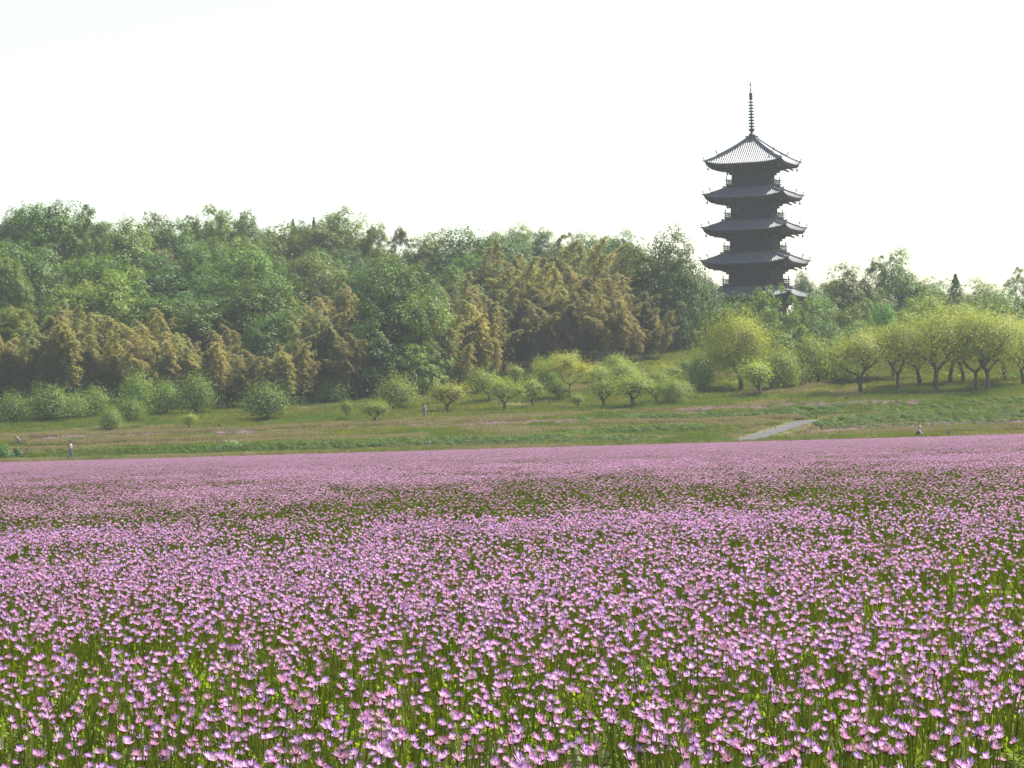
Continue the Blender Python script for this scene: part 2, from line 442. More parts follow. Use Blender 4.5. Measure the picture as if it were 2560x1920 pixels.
        for Rm in rots:
            rb = MB(); n = int(2*hw/0.29); 
            for k in range(n):
                x = -hw+(k+0.5)*2*hw/n
                r_0 = 0.0 if abs(x) < ht else (abs(x)-ht)/(hw-ht)
                if r_0 > 0.96: continue
                pts = []
                for q in range(8):
                    r = r_0+(1.012-r_0)*q/7; pts.append((x, -hwf(r), zf(min(r, 1), x/hwf(r))))
                vv = []; ff = []
                for (X, Y_, Z) in pts:
                    for a in (0, 36, 72, 108, 144, 180):
                        vv.append(Rm @ Vector((X+0.085*math.cos(R(a)), Y_, Z+0.10*math.sin(R(a))-0.005)))
                for q in range(7):
                    for a in range(5): ff.append((q*6+a, q*6+a+1, (q+1)*6+a+1, (q+1)*6+a))
                ff.append((42, 43, 44, 45, 46, 47)); rb.add(vv, ff)
            tag(rb.build('tile_ribs', M['tile'], roof), kind='stuff')
            hp = MB(); prev = None
            pts = [(hwf(r), zf(r, 1)) for r in np.linspace(0, 1.015, 11)]
            for q in range(10):
                (x0, z0), (x1, z1) = pts[q], pts[q+1]
                hp.bar(Rm @ Vector((x0, -x0, z0+0.05)), Rm @ Vector((x1, -x1, z1+0.05)), 0.26, 0.2)
                if q < 7: hp.bar(Rm @ Vector((x0, -x0, z0+0.2)), Rm @ Vector((x1, -x1, z1+0.2)), 0.16, 0.12)
            x, z = pts[10]; xs, zs = pts[7]
            hp.bar(Rm @ Vector((x-0.05, -x+0.05, z+0.25)), Rm @ Vector((x+0.12, -x-0.12, z+0.6)), 0.09, 0.09)
            hp.bar(Rm @ Vector((x-0.1, -x+0.1, z+0.02)), Rm @ Vector((x+0.16, -x-0.16, z+0.08)), 0.14, 0.12)
            hp.bar(Rm @ Vector((xs-0.05, -xs+0.05, zs+0.4)), Rm @ Vector((xs+0.12, -xs-0.12, zs+0.85)), 0.1, 0.1)
            hp.build('hip_ridge', M['tile'], roof)
            ra = MB(); nn = int(2*hw/0.26)
            for k in range(nn):
                x = -hw*0.93+(k+0.5)*2*hw*0.93/nn; s = x/hw
                inner = max(ww+0.9, abs(x)+0.05)
                if inner < hw*0.92: ra.bar(Rm @ Vector((x, -hw*0.955, zf(1, s)-0.38)), Rm @ Vector((x, -inner, ze-0.26)), 0.09, 0.12)
            tag(ra.build('rafters', M['wood'], roof), kind='stuff')
            cb = MB(); cb.bar(Rm @ Vector((ww, -ww, ze-0.42)), Rm @ Vector((hw*0.965, -hw*0.965, ze+lift-0.42)), 0.24, 0.28); cb.build('corner_rafter', M['wood'], roof)
            bl = MB(); bx = hw*0.93; zt_ = ze+lift-0.62
            bl.tube([(0, 0, 0), (0, 0, -0.3)], [0.02, 0.02], 4); bl.lathe([(0.05, -0.3), (0.13, -0.38), (0.15, -0.62), (0.19, -0.72)], 8)
            bl.tube([(0, 0, -0.7), (0, 0, -0.85)], [0.03, 0.03], 4)
            o = bl.build('wind_bell', M['bronze'], roof); o.location = Rm @ Vector((bx, -bx, zt_)); o.scale = (0.8, 0.8, 0.8)
        # balcony with railing on the roof below
        if i > 0:
            bw = BW[i]; zd = EH[i-1]+1.85
            bk = MB()
            bk.box(-bw+0.5, bw-0.5, -bw+0.5, bw-0.5, zd-1.0, zd-0.46); bk.box(-bw+0.22, bw-0.22, -bw+0.22, bw-0.22, zd-0.459, zd-0.17)
            bk.box(-bw, bw, -bw, bw, zd-0.169, zd); bal = bk.build('balcony', M['wood'], root)
            for Rm in rots:
                ps = MB(); ps.tube([(0, 0, zd-0.35), (0, 0, zd+0.88), (0, 0, zd+0.95), (0, 0, zd+1.05), (0, 0, zd+1.22)], [0.085, 0.08, 0.05, 0.1, 0.015], 6)
                o = ps.build('corner_post', M['wood'], bal); o.location = Rm @ Vector((bw-0.1, -bw+0.1, 0))
                e = bw-0.1
                for zz, hh in ((0.12, 0.1), (0.40, 0.07), (0.66, 0.1)):
                    rl = MB(); rl.box(-e-0.28, e+0.28, -e-0.05, -e+0.05, zd+zz-hh/2, zd+zz+hh/2, 0, Rm); rl.build('rail', M['wood'], bal)
                for k in range(1, 8):
                    x = -e+2*e*k/8; rp = MB(); rp.box(x-0.045, x+0.045, -e-0.04, -e+0.04, zd, zd+0.62, 0, Rm); rp.build('baluster', M['wood'], bal)
                fl = MB(); fl.bar(Rm @ Vector((bw-0.3, -bw+0.3, zd-0.3)), Rm @ Vector((bw+0.35, -bw-0.35, zd-0.22)), 0.14, 0.16); fl.build('corner_beam', M['wood'], bal)
    # bronze spire
    z0 = APEX
    sp = MB(); sp.tube([(0, 0, z0-0.2), (0, 0, z0+7.95)], [0.15, 0.05], 8); spire = sp.build('spire', M['bronze'], root, True)
    b = MB(); b.box(-0.62, 0.62, -0.62, 0.62, z0-0.25, z0+0.32); b.box(-0.74, 0.74, -0.74, 0.74, z0+0.321, z0+0.47); b.build('dew_basin', M['bronze'], spire)
    b = MB(); b.lathe([(0.46, z0+0.471), (0.45, z0+0.62), (0.36, z0+0.8), (0.16, z0+0.92), (0.13, z0+1.0)], 16); b.build('inverted_bowl', M['bronze'], spire, True)
    b = MB(); b.lathe([(0.15, z0+1.0), (0.3, z0+1.12), (0.42, z0+1.32), (0.43, z0+1.47), (0.3, z0+1.42), (0.15, z0+1.5)], 12); b.build('lotus_petals', M['bronze'], spire)
    for k in range(9):
        zz = z0+1.78+k*0.408; r = 0.43-0.011*k
        b = MB(); b.lathe([(0.12, zz-0.05), (r-0.06, zz-0.1), (r, zz-0.07), (r, zz+0.05), (r-0.1, zz+0.1), (0.12, zz+0.05)], 16); b.build('spire_ring', M['bronze'], spire)
    for k in range(4):
        a = math.pi/4+k*math.pi/2; Q = Matrix.Rotation(a, 4, 'Z')
        b = MB(); za = z0+5.35
        for (x0, x1, h0, h1) in ((0.04, 0.2, 0, 0.95), (0.2, 0.29, 0.1, 0.3), (0.2, 0.31, 0.4, 0.55), (0.2, 0.29, 0.65, 0.78), (0.2, 0.27, 0.85, 0.95)):
            b.box(x0, x1, -0.015, 0.015, za+h0, za+h1, 0, Q)
        b.build('flame_plate', M['bronze'], spire)
    for zz, r in ((z0+6.65, 0.13), (z0+7.4, 0.14)):
        b = MB(); b.lathe([(0.04, zz-r*1.3), (r*0.8, zz-r*0.7), (r, zz), (r*0.7, zz+r*0.8), (0.04, zz+r*1.5)], 10); b.build('jewel_ball', M['bronze'], spire, True)
    return root
build_pagoda()

# ------------------------------------------------------------------ instancing of what nobody could count
def scatter(name, variants, P, rot, scl, idx, cname):
    """one 'stuff' object: points that carry small plant meshes (geometry nodes)"""
    coll = bpy.data.collections.new(cname)
    for k, me in enumerate(variants):
        o = bpy.data.objects.new('%s_%02d' % (cname, k), me); coll.objects.link(o)
    me = bpy.data.meshes.new(name)
    me.vertices.add(len(P)); me.vertices.foreach_set('co', np.ascontiguousarray(P, dtype=np.float32).ravel())
    a = me.attributes.new('idx', 'INT', 'POINT'); a.data.foreach_set('value', np.asarray(idx, dtype=np.int32))
    a = me.attributes.new('rot', 'FLOAT_VECTOR', 'POINT'); a.data.foreach_set('vector', np.ascontiguousarray(rot, dtype=np.float32).ravel())
    a = me.attributes.new('scl', 'FLOAT_VECTOR', 'POINT'); a.data.foreach_set('vector', np.ascontiguousarray(scl, dtype=np.float32).ravel())
    o = link(name, me)
    g = bpy.data.node_groups.new(name, 'GeometryNodeTree')
    g.interface.new_socket('Geometry', in_out='INPUT', socket_type='NodeSocketGeometry')
    g.interface.new_socket('Geometry', in_out='OUTPUT', socket_type='NodeSocketGeometry')
    gi = g.nodes.new('NodeGroupInput'); go = g.nodes.new('NodeGroupOutput')
    ip = g.nodes.new('GeometryNodeInstanceOnPoints'); ci = g.nodes.new('GeometryNodeCollectionInfo')
    ci.inputs['Collection'].default_value = coll; ci.inputs['Separate Children'].default_value = True; ci.inputs['Reset Children'].default_value = True
    def attr(nm, dt):
        n = g.nodes.new('GeometryNodeInputNamedAttribute'); n.data_type = dt; n.inputs['Name'].default_value = nm; return n.outputs['Attribute']
    e2r = g.nodes.new('FunctionNodeEulerToRotation')
    g.links.new(attr('rot', 'FLOAT_VECTOR'), e2r.inputs[0]); g.links.new(e2r.outputs[0], ip.inputs['Rotation'])
    g.links.new(attr('scl', 'FLOAT_VECTOR'), ip.inputs['Scale']); g.links.new(attr('idx', 'INT'), ip.inputs['Instance Index'])
    ip.inputs['Pick Instance'].default_value = True
    g.links.new(gi.outputs[0], ip.inputs['Points']); g.links.new(ci.outputs[0], ip.inputs['Instance']); g.links.new(ip.outputs[0], go.inputs[0])
    md = o.modifiers.new('scatter', 'NODES'); md.node_group = g
    return tag(o, kind='stuff')

# ------------------------------------------------------------------ milk vetch flowers
PUR = np.array((0.21, 0.035, 0.35)); PNK = np.array((0.41, 0.13, 0.31)); WHT = np.array((0.85, 0.71, 0.81)); MAG = np.array((0.27, 0.035, 0.13)); BRN = np.array((0.13, 0.045, 0.05))

class QM:
    """quad soup with vertex colours and material index"""
    def __init__(s): s.v = []; s.c = []; s.f = []; s.mi = []
    def strip(s, L, Rr, cols, mi=0):
        b = len(s.v)
        for a, c, col in zip(L, Rr, cols): s.v += [a, c]; s.c += [col, col]
        for k in range(len(L)-1): s.f.append((b+2*k, b+2*k+1, b+2*k+3, b+2*k+2)); s.mi.append(mi)
    def quad(s, pts, col=(1, 1, 1), mi=0):
        b = len(s.v); s.v += list(pts); s.c += [col]*4; s.f.append((b, b+1, b+2, b+3)); s.mi.append(mi)
    def mesh(s, name, mats):
        return np_mesh(name, np.array(s.v, dtype=float), np.array(s.f), mats, np.array(s.c, dtype=float), s.mi)

def head_near(q, c, R_, rg, mi=0, purple=1.0, faded=0.0, pal=None):
    """crown of keeled petals"""
    c = np.array(c, float); c0 = len(q.c)
    tilt = rg.normal(0, 0.22, 2)
    def P(r, a, z): return c+np.array((r*math.cos(a), r*math.sin(a), z+tilt[0]*r*math.cos(a)+tilt[1]*r*math.sin(a)))*R_
    n1 = int(rg.integers(10, 14)); ph = rg.uniform(0, 6.28)
    for k in range(n1):                      # outer florets spreading outwards
        a = ph+k*2*math.pi/n1+rg.normal(0, 0.12); el = rg.uniform(0.05, 0.6); l = rg.uniform(0.82, 1.1); hwid = rg.uniform(0.10, 0.155)
        rr = np.array((0.12, 0.55*l, l*math.cos(el*0.6))); zz = np.array((0.0, 0.10+0.25*el, 0.25+0.75*el))
        cols = [MAG*(1-faded)+BRN*faded, PNK*0.4+WHT*0.6, WHT*(1-0.4*purple)+PUR*0.4*purple+(PNK-WHT)*0.3]
        wd = (0.10, hwid, hwid*0.75)
        q.strip([P(r, a-w_/max(r, 0.3), z) for r, z, w_ in zip(rr, zz, wd)], [P(r, a+w_/max(r, 0.3), z) for r, z, w_ in zip(rr, zz, wd)], cols, mi)
    n2 = int(rg.integers(8, 12)); ph = rg.uniform(0, 6.28)
    for k in range(n2):                      # inner upright banners
        a = ph+k*2*math.pi/n2+rg.normal(0, 0.15); l = rg.uniform(0.85, 1.2); hwid = rg.uniform(0.11, 0.17); o = rg.uniform(0.25, 0.6)
        rr = np.array((0.1, o*0.8, o*1.15)); zz = np.array((0.05, 0.55*l, l))
        cols = [WHT*0.6+PNK*0.4, WHT*0.75+PNK*0.25, PUR*purple+PNK*(1-purple)]
        wd = (0.08, hwid, hwid*0.7)
        q.strip([P(r, a-w_/max(r, 0.3), z) for r, z, w_ in zip(rr, zz, wd)], [P(r, a+w_/max(r, 0.3), z) for r, z, w_ in zip(rr, zz, wd)], cols, mi)
    for k in range(5):                       # dark calyx teeth
        a = k*1.257+ph; q.quad([P(0.05, a, -0.25), P(0.3, a-0.5, 0.02), P(0.5, a, 0.12), P(0.3, a+0.5, 0.02)], MAG*0.75, mi)
    if pal is not None:
        for i in range(c0, len(q.c)): q.c[i] = np.array(q.c[i])*np.array(pal)

def stem_quads(q, base, top, wd, mi, rg):
    base = np.array(base, float); top = np.array(top, float)
    mid = (base+top)/2+np.array((rg.normal(0, 0.008), rg.normal(0, 0.008), 0))
    for a in (0.3, 1.87):
        d = np.array((math.cos(a), math.sin(a), 0))*wd/2
        q.strip([base-d, mid-d, top-d], [base+d, mid+d, top+d], [(1, 1, 1)]*3, mi)

def leaf_pinnate(q, base, az, L, el, rg, mi, nl=4, lw=0.011):
    base = np.array(base, float); d = np.array((math.cos(az)*math.cos(el), math.sin(az)*math.cos(el), math.sin(el)))
    s_ = np.array((-math.sin(az), math.cos(az), 0)); up = np.array((0, 0, 1.0))
    for k in range(nl):
        p = base+d*L*(0.35+0.65*k/nl)+up*(-0.15*L*(k/nl)**2)
        for sg in (-1, 1):
            t_ = s_*sg*0.9+d*0.35; t_ = t_/np.linalg.norm(t_); n_ = np.cross(t_, up); n_ /= max(1e-6, np.linalg.norm(n_))
            z = up*rg.normal(0, 0.004)
            q.quad([p, p+t_*lw*0.8+n_*lw*0.55+z, p+t_*lw*1.7+z*2, p+t_*lw*0.8-n_*lw*0.55+z], (1, 1, 1), mi)
    p = base+d*L*1.02-up*0.15*L
    q.quad([p, p+d*lw*0.8+s_*lw*0.6, p+d*lw*1.7, p+d*lw*0.8-s_*lw*0.6], (1, 1, 1), mi)

HEADR = 0.0160
VM = [M['petal'], M['stem'], M['vetch_leaf']]
head_meshes, stem_meshes, near_var = [], [], []
rg = np.random.default_rng(3)
NV = 16
PURPLES = [1.0, 0.8, 1.0, 0.5, 0.9, 0.2, 0.7, 1.0, 0.95, 0.3, 0.85, 0.6, 1.0, 0.4, 0.9, 0.75]
PALS = [(1, 1, 1), (1.1, 1.1, 1.1), (0.88, 0.85, 0.92), (0.8, 0.65, 0.7), (1.12, 1.15, 1.12), (0.62, 0.48, 0.5), (1, 0.9, 0.97), (0.95, 0.92, 1.03), (1.05, 1.05, 1.07), (0.85, 0.65, 0.74), (1.1, 1.12, 1.1), (0.75, 0.65, 0.68), (0.92, 0.9, 1.0), (0.95, 0.8, 0.85), (1, 1, 1), (0.75, 0.7, 0.78)]
for k in range(NV):
    q = QM(); st = rg.bit_generator.state
    head_near(q, (0, 0, 0), HEADR*rg.uniform(0.92, 1.12), rg, 0, PURPLES[k], 0.5 if k in (3, 5, 9, 11) else 0, PALS[k]); head_meshes.append(q.mesh('flower_head', VM))
    q = QM(); h = 0.235; lean = rg.normal(0, 0.012, 2)
    stem_quads(q, (0, 0, 0), (lean[0], lean[1], h), 0.0042, 1, rg); stem_meshes.append((q.mesh('flower_stem', VM), (lean[0], lean[1], h)))
    q = QM(); head_near(q, (lean[0], lean[1], h), HEADR*rg.uniform(0.92, 1.12), rg, 0, PURPLES[k], 0.5 if k in (3, 5, 9, 11) else 0, PALS[k]); stem_quads(q, (0, 0, 0), (lean[0], lean[1], h), 0.0042, 1, rg)
    if k % 2: head_near(q, (lean[0]+0.015, lean[1]-0.012, h-0.03), HEADR*0.75, rg, 0, 0.5, 0.5, PALS[(k+5) % NV])
    near_var.append(q.mesh('vetch_near', VM))
# leaf tufts
tuft_var = []
for k in range(4):
    q = QM()
    for j in range(9):
        leaf_pinnate(q, (rg.normal(0, 0.03), rg.normal(0, 0.03), rg.uniform(0.0, 0.06)), rg.uniform(0, 6.28), rg.uniform(0.05, 0.09), rg.uniform(0.3, 1.2), rg, 2)
    for j in range(7):
        x, y = rg.normal(0, 0.04, 2); stem_quads(q, (x, y, 0), (x+rg.normal(0, 0.02), y+rg.normal(0, 0.02), rg.uniform(0.1, 0.2)), 0.0035, 1, rg)
    tuft_var.append(q.mesh('vetch_tuft', VM))
# simpler heads for the middle and far field
def head_mid(q, c, R_, rg, n=6, purple=0.8):
    c = np.array(c, float); ph = rg.uniform(0, 6.28); br = rg.uniform(0.55, 1.15)*np.array((1.0, rg.uniform(0.8, 1.1), rg.uniform(0.85, 1.05)))
    for k in range(n):
        a = ph+k*2*math.pi/n; el = rg.uniform(0.1, 1.0); l = R_*rg.uniform(0.85, 1.15); w_ = 0.36
        p0 = c; z = l*(0.25+0.7*el); r = l*(1.05-0.45*el)
        pa = c+np.array((r*math.cos(a-w_), r*math.sin(a-w_), z)); pb = c+np.array((r*math.cos(a+w_), r*math.sin(a+w_), z))
        b = len(q.v); q.v += [p0, p0+np.array((0, 0, 0.001)), pb, pa]
        tip = (PUR*purple*0.6+PNK*0.4) if el > 0.6 else WHT*0.6+PNK*0.4
        tip = tip*br; q.c += [(PNK*0.6+MAG*0.4)*br, (PNK*0.7+WHT*0.3)*br, tip, tip]; q.f.append((b, b+1, b+2, b+3)); q.mi.append(0)
def cluster(nh, rad, hn, lw, nleaf, rg, headr, stems=True, sw=0.005):
    q = QM()
    for j in range(nh):
        r = rad*math.sqrt(rg.uniform()); a = rg.uniform(0, 6.28); x, y = r*math.cos(a), r*math.sin(a); h = rg.normal(0.235, 0.022)
        head_mid(q, (x, y, h), headr*rg.uniform(0.9, 1.15), rg, hn, rg.uniform(0.4, 1.0))
        if stems: stem_quads(q, (x+rg.normal(0, 0.01), y+rg.normal(0, 0.01), 0), (x, y, h), sw, 1, rg)
    for j in range(nleaf):
        r = rad*math.sqrt(rg.uniform()); a = rg.uniform(0, 6.28); p = np.array((r*math.cos(a), r*math.sin(a), rg.uniform(0.02, 0.15)))
        d = np.array((rg.normal(), rg.normal(), rg.normal(0.2, 0.5))); d = d/np.linalg.norm(d)*lw; e = np.cross(d, (0, 0, 1.0)); e = e/np.linalg.norm(e)*lw*0.5
        q.quad([p, p+d*0.5+e, p+d, p+d*0.5-e], (1, 1, 1), 2)
    for j in range(nleaf//3):
        r = rad*math.sqrt(rg.uniform()); a = rg.uniform(0, 6.28); x, y = r*math.cos(a), r*math.sin(a)
        stem_quads(q, (x, y, 0), (x+rg.normal(0, 0.02), y+rg.normal(0, 0.02), rg.uniform(0.12, 0.22)), sw*1.2, 1, rg)
    return q.mesh('vetch_cluster', VM)
mid_var = [cluster(9, 0.17, 7, 0.03, 60, rg, 0.0156) for k in range(6)]
midgap_var = [cluster(2, 0.17, 7, 0.03, 90, rg, 0.0158, True, 0.006) for k in range(3)]
far_var = [cluster(62, 0.5, 5, 0.06, 170, rg, 0.0175, True, 0.008) for k in range(5)]
fargap_var = [cluster(24, 0.5, 5, 0.06, 230, rg, 0.0175, True, 0.008) for k in range(3)]
strip_var = []
for k in range(3):
    q = QM()
    for j in range(90): head_mid(q, (rg.uniform(-0.5, 0.5), rg.uniform(-0.25, 0.25), rg.uniform(0.05, 0.24)), 0.022, rg, 5, rg.uniform(0.3, 0.9))
    strip_var.append(q.mesh('vetch_strip', VM))
variants = near_var+tuft_var+mid_var+midgap_var+far_var+fargap_var+strip_var
o_n, o_t, o_m, o_mg, o_f, o_fg, o_s = 0, 16, 20, 26, 29, 34, 37

def density(x, y):
    """0..1 how thickly the field flowers there"""
    n = 0.42*vnoise(x*0.55+7, y*0.21, 1)+0.33*vnoise(x*1.9, y*0.75+3, 2)+0.25*vnoise(x*0.2, y*0.05+9, 5)
    return n
HALF = 0.172
def sample(y0, y1, dens, margin=1.4):
    A = HALF*(y1*y1-y0*y0)+2*margin*(y1-y0); n = int(A*dens)
    y = np.sqrt(rng.uniform(y0*y0, y1*y1, n*2)); x = rng.uniform(-1, 1, n*2)*(HALF*y+margin)
    keep = rng.uniform(size=n*2) < 0.5
    return x[keep], y[keep]
PP, RR, SS, II = [], [], [], []
def put(x, y, z, idx, s, tilt=0.12, sz=None):
    n = len(x)
    PP.append(np.stack([x, y, z], 1)); RR.append(np.stack([rng.normal(0, tilt, n), rng.normal(0, tilt, n), rng.uniform(0, 6.28, n)], 1))
    SS.append(np.stack([s, s, s if sz is None else sz], 1)); II.append(idx)
# nearest zone: single flowers
x, y = sample(5.6, 30.0, 175, 2.2)
dn = density(x, y); keep = rng.uniform(size=len(x)) < np.clip((dn-0.375)*4.2, 0.2, 1.0); x, y, dn = x[keep], y[keep], dn[keep]
inframe = (np.abs(x) < 0.158*y) & (y > 6.75)
order = np.argsort(np.where(inframe, y, 1e9))
single = np.zeros(len(x), bool); single[order[:300]] = True
sx, sy = x[single], y[single]
n = (~single).sum(); hgt = np.clip(rng.normal(0.95, 0.16, n), 0.5, 1.25)
put(x[~single], y[~single], np.zeros(n), o_n+rng.integers(0, NV, n), rng.uniform(0.72, 1.15, n), 0.12, hgt)
x, y = sample(5.6, 30.0, 42, 2.2); n = len(x); put(x, y, np.zeros(n), o_t+rng.integers(0, 4, n), rng.uniform(0.8, 1.3, n), 0.15)
# middle zone
x, y = sample(30.0, 96.0, 17, 3.0); dn = density(x, y); gap = rng.uniform(size=len(x)) > np.clip((dn-0.425)*4.4, 0.05, 1.0)
n = len(x); put(x, y, np.zeros(n), np.where(gap, o_mg+rng.integers(0, 3, n), o_m+rng.integers(0, 6, n)), rng.uniform(0.9, 1.15, n), 0.05)
# far zone
x, y = sample(96.0, 117.3*K, 1.7, 5.0); y = np.minimum(y, 117.0*K); dn = density(x, y); gap = rng.uniform(size=len(x)) > np.clip((dn-0.29)*3.4, 0.08, 1.0)
n = len(x); put(x, y, np.zeros(n), np.where(gap, o_fg+rng.integers(0, 3, n), o_f+rng.integers(0, 5, n)), rng.uniform(0.95, 1.2, n), 0.02, rng.uniform(0.9, 1.12, n))
# narrow pink strips along the upper terraces
def strip_line(pts, n, wid):
    pts = [hit(u, v) for u, v in pts]; xs, ys = [], []
    for k in range(n):
        f = rng.uniform(0, len(pts)-1); i = min(int(f), len(pts)-2); p = pts[i].lerp(pts[i+1], f-i)
        xs.append(p.x); ys.append(p.y+rng.uniform(-wid, wid)*2)
    xs = np.array(xs); ys = np.array(ys)
    put(xs, ys, ground_z(xs, ys)+0.06, o_s+rng.integers(0, 3, n), rng.uniform(0.9, 1.1, n), 0.0, rng.uniform(0.8, 1.2, n))
strip_line([(110,1103), (300,1096), (480,1089), (640,1087), (900,1077), (1150,1067), (1330,1060), (1440,1058)], 420, 0.7)
strip_line([(1700,1032), (1850,1024), (2000,1017), (2150,1012), (2300,1009)], 240, 0.7)
strip_line([(1990,1082), (2150,1076), (2300,1070), (2430,1065), (2620,1061)], 300, 0.5)
scatter('milk_vetch_field', variants, np.concatenate(PP), np.concatenate(RR), np.concatenate(SS), np.concatenate(II), 'vetch_plants')
# the three hundred nearest flowers, each a thing
for k in range(len(sx)):
    vi = int(rng.integers(0, NV)); sm, top = stem_meshes[vi]
    s = link('milk_vetch_flower', sm); s.location = (sx[k], sy[k], 0)
    s.rotation_euler = (rng.normal(0, 0.08), rng.normal(0, 0.08), rng.uniform(0, 6.28)); sc = float(np.clip(rng.normal(1.0, 0.1), 0.75, 1.25)); s.scale = (1, 1, sc)
    h = link('flower_head', head_meshes[int(rng.integers(0, NV))], s); h.location = top; hs_ = rng.uniform(0.75, 1.12); h.scale = (hs_, hs_, hs_/sc)
    tag(s, 'pink and purple milk vetch flower among those nearest the camera', 'flower', 'nearest milk vetch flowers')

# ------------------------------------------------------------------ trees
def leaf_mesh(name, P, Nrm, size, mat, rg, aspect=0.62, bend=0.25):
    """leaf-sized kites at points P facing roughly Nrm"""
    n = len(P)
    Nrm = Nrm+rg.normal(0, 0.36, (n, 3)); Nrm /= np.linalg.norm(Nrm, axis=1, keepdims=True)+1e-9
    d = rg.normal(0, 1, (n, 3)); d -= (d*Nrm).sum(1, keepdims=True)*Nrm; d /= np.linalg.norm(d, axis=1, keepdims=True)+1e-9
    e = np.cross(Nrm, d); s_ = (size*rg.uniform(0.6, 1.35, n))[:, None]
    a = P-d*s_*0.5; b = P+e*s_*aspect*0.5+Nrm*s_*bend*0.3; c = P+d*s_*0.5-Nrm*s_*bend*0.2; f = P-e*s_*aspect*0.5+Nrm*s_*bend*0.3
    V = np.stack([a, b, c, f], 1).reshape(-1, 3)
    return np_mesh(name, V, np.arange(4*n).reshape(n, 4), mat)

def sphere_pts(n, rg):
    v = rg.normal(0, 1, (n, 3)); return v/np.linalg.norm(v, axis=1, keepdims=True)

def broad_crown(name, rg, nl=20, leaves=21000, mat='leaf_broad', lobe=(0.30, 0.50), size=0.052, flat=0.85):
    """crown in a unit box (radius 1 wide, 0..2 high), many lobes"""
    cs = [np.array((0, 0, 1.0))]; rs = [0.55]
    for k in range(nl):
        v = sphere_pts(1, rg)[0]; v[2] = abs(v[2])*1.0-0.75*rg.uniform()
        r = rg.uniform(*lobe); rad = (1-r*0.9)*rg.uniform(0.8, 1.0)
        cs.append(np.array((v[0]*rad, v[1]*rad, 0.95+v[2]*rad*1.0))); rs.append(r)
    cs = np.array(cs); rs = np.array(rs); wgt = rs**2; wgt /= wgt.sum()
    nsub = leaves//44
    wl_ = rg.choice(len(cs), nsub, p=wgt); sv = sphere_pts(nsub, rg); sv[:, 2] = np.where((sv[:, 2] < -0.35) & (rg.uniform(size=nsub) < 0.6), -sv[:, 2], sv[:, 2])
    sc_ = cs[wl_]+sv*(rs[wl_]*rg.uniform(0.8, 1.05, nsub))[:, None]*np.array((1, 1, flat)); sr = rg.uniform(0.08, 0.15, nsub)
    which = rg.integers(0, nsub, leaves); v = sphere_pts(leaves, rg); v[:, 2] = np.where(v[:, 2] < -0.2, -v[:, 2], v[:, 2])
    P = sc_[which]+v*(sr[which]*rg.uniform(0.55, 1.05, leaves))[:, None]*np.array((1.15, 1.15, 0.8))
    v = v*0.55+sv[which]*0.95
    # a few sprays standing out of the outline
    ns = leaves//90; b = P[rg.integers(0, leaves, ns)]; P = np.concatenate([P, b+rg.normal(0, 0.03, (ns, 3))+np.array((0, 0, 0.03))])
    v = np.concatenate([v, sphere_pts(ns, rg)])
    # leaves gone missing in some inner gaps
    keep = vnoise(P[:, 0]*5+P[:, 2]*3, P[:, 1]*5+P[:, 2]*2.3, int(rg.integers(1, 99))) > 0.13
    P = P[keep]; v = v[keep]+np.array((0, 0, 0.35))
    P[:, :2] /= np.percentile(np.hypot(P[:, 0], P[:, 1]), 98); P[:, 2] -= np.percentile(P[:, 2], 1); P[:, 2] *= 2/np.percentile(P[:, 2], 99.6)
    return leaf_mesh(name, P, v, np.full(len(P), size), M[mat], rg)

def trunk_mesh(name, rg, h=1.0, r=0.05, limbs=5, mat='bark'):
    """trunk of height 1 with forking limbs"""
    b = MB(); p = [Vector((0, 0, -0.05))]
    for k in range(1, 6): p.append(Vector((rg.normal(0, 0.015)*k, rg.normal(0, 0.015)*k, h*k/5)))
    b.tube(p, [r*(1.3 if k == 0 else 1-0.13*k) for k in range(6)], 7)
    for k in range(limbs):
        i = int(rg.integers(2, 6)); a = rg.uniform(0, 6.28); L = rg.uniform(0.3, 0.6)
        q = p[i]; e = q+Vector((math.cos(a)*L*0.6, math.sin(a)*L*0.6, L*0.8)); mid = q.lerp(e, 0.5)+Vector((0, 0, -0.04))
        b.tube([q, mid, e], [r*0.45, r*0.3, r*0.1], 5)
    return b.mesh(name, M[mat], True)

rt = np.random.default_rng(21)
BROAD = [broad_crown('crown', rt, int(rt.integers(16, 26))) for k in range(7)]
AIRY = [broad_crown('crown', rt, 26, 7500, 'leaf_broad', (0.15, 0.27), 0.06) for k in range(3)]
TRUNKS = [trunk_mesh('trunk', rt) for k in range(4)]

def conifer_crown(name, rg):
    P, Nn = [], []
    for k in range(1900):
        z = rg.uniform() ** 1.3; r = (1-z)**0.9*0.9*(0.72+0.28*math.sin(z*46+3*math.sin(k)))*math.sqrt(rg.uniform(0.15, 1)); a = rg.uniform(0, 6.28)
        P.append((r*math.cos(a), r*math.sin(a), z*2-0.25*r)); Nn.append((math.cos(a)*0.5, math.sin(a)*0.5, 0.8))
    return leaf_mesh(name, np.array(P), np.array(Nn), np.full(len(P), 0.095), M['leaf_conifer'], rg)
CONIFER = [conifer_crown('crown', rt) for k in range(2)]

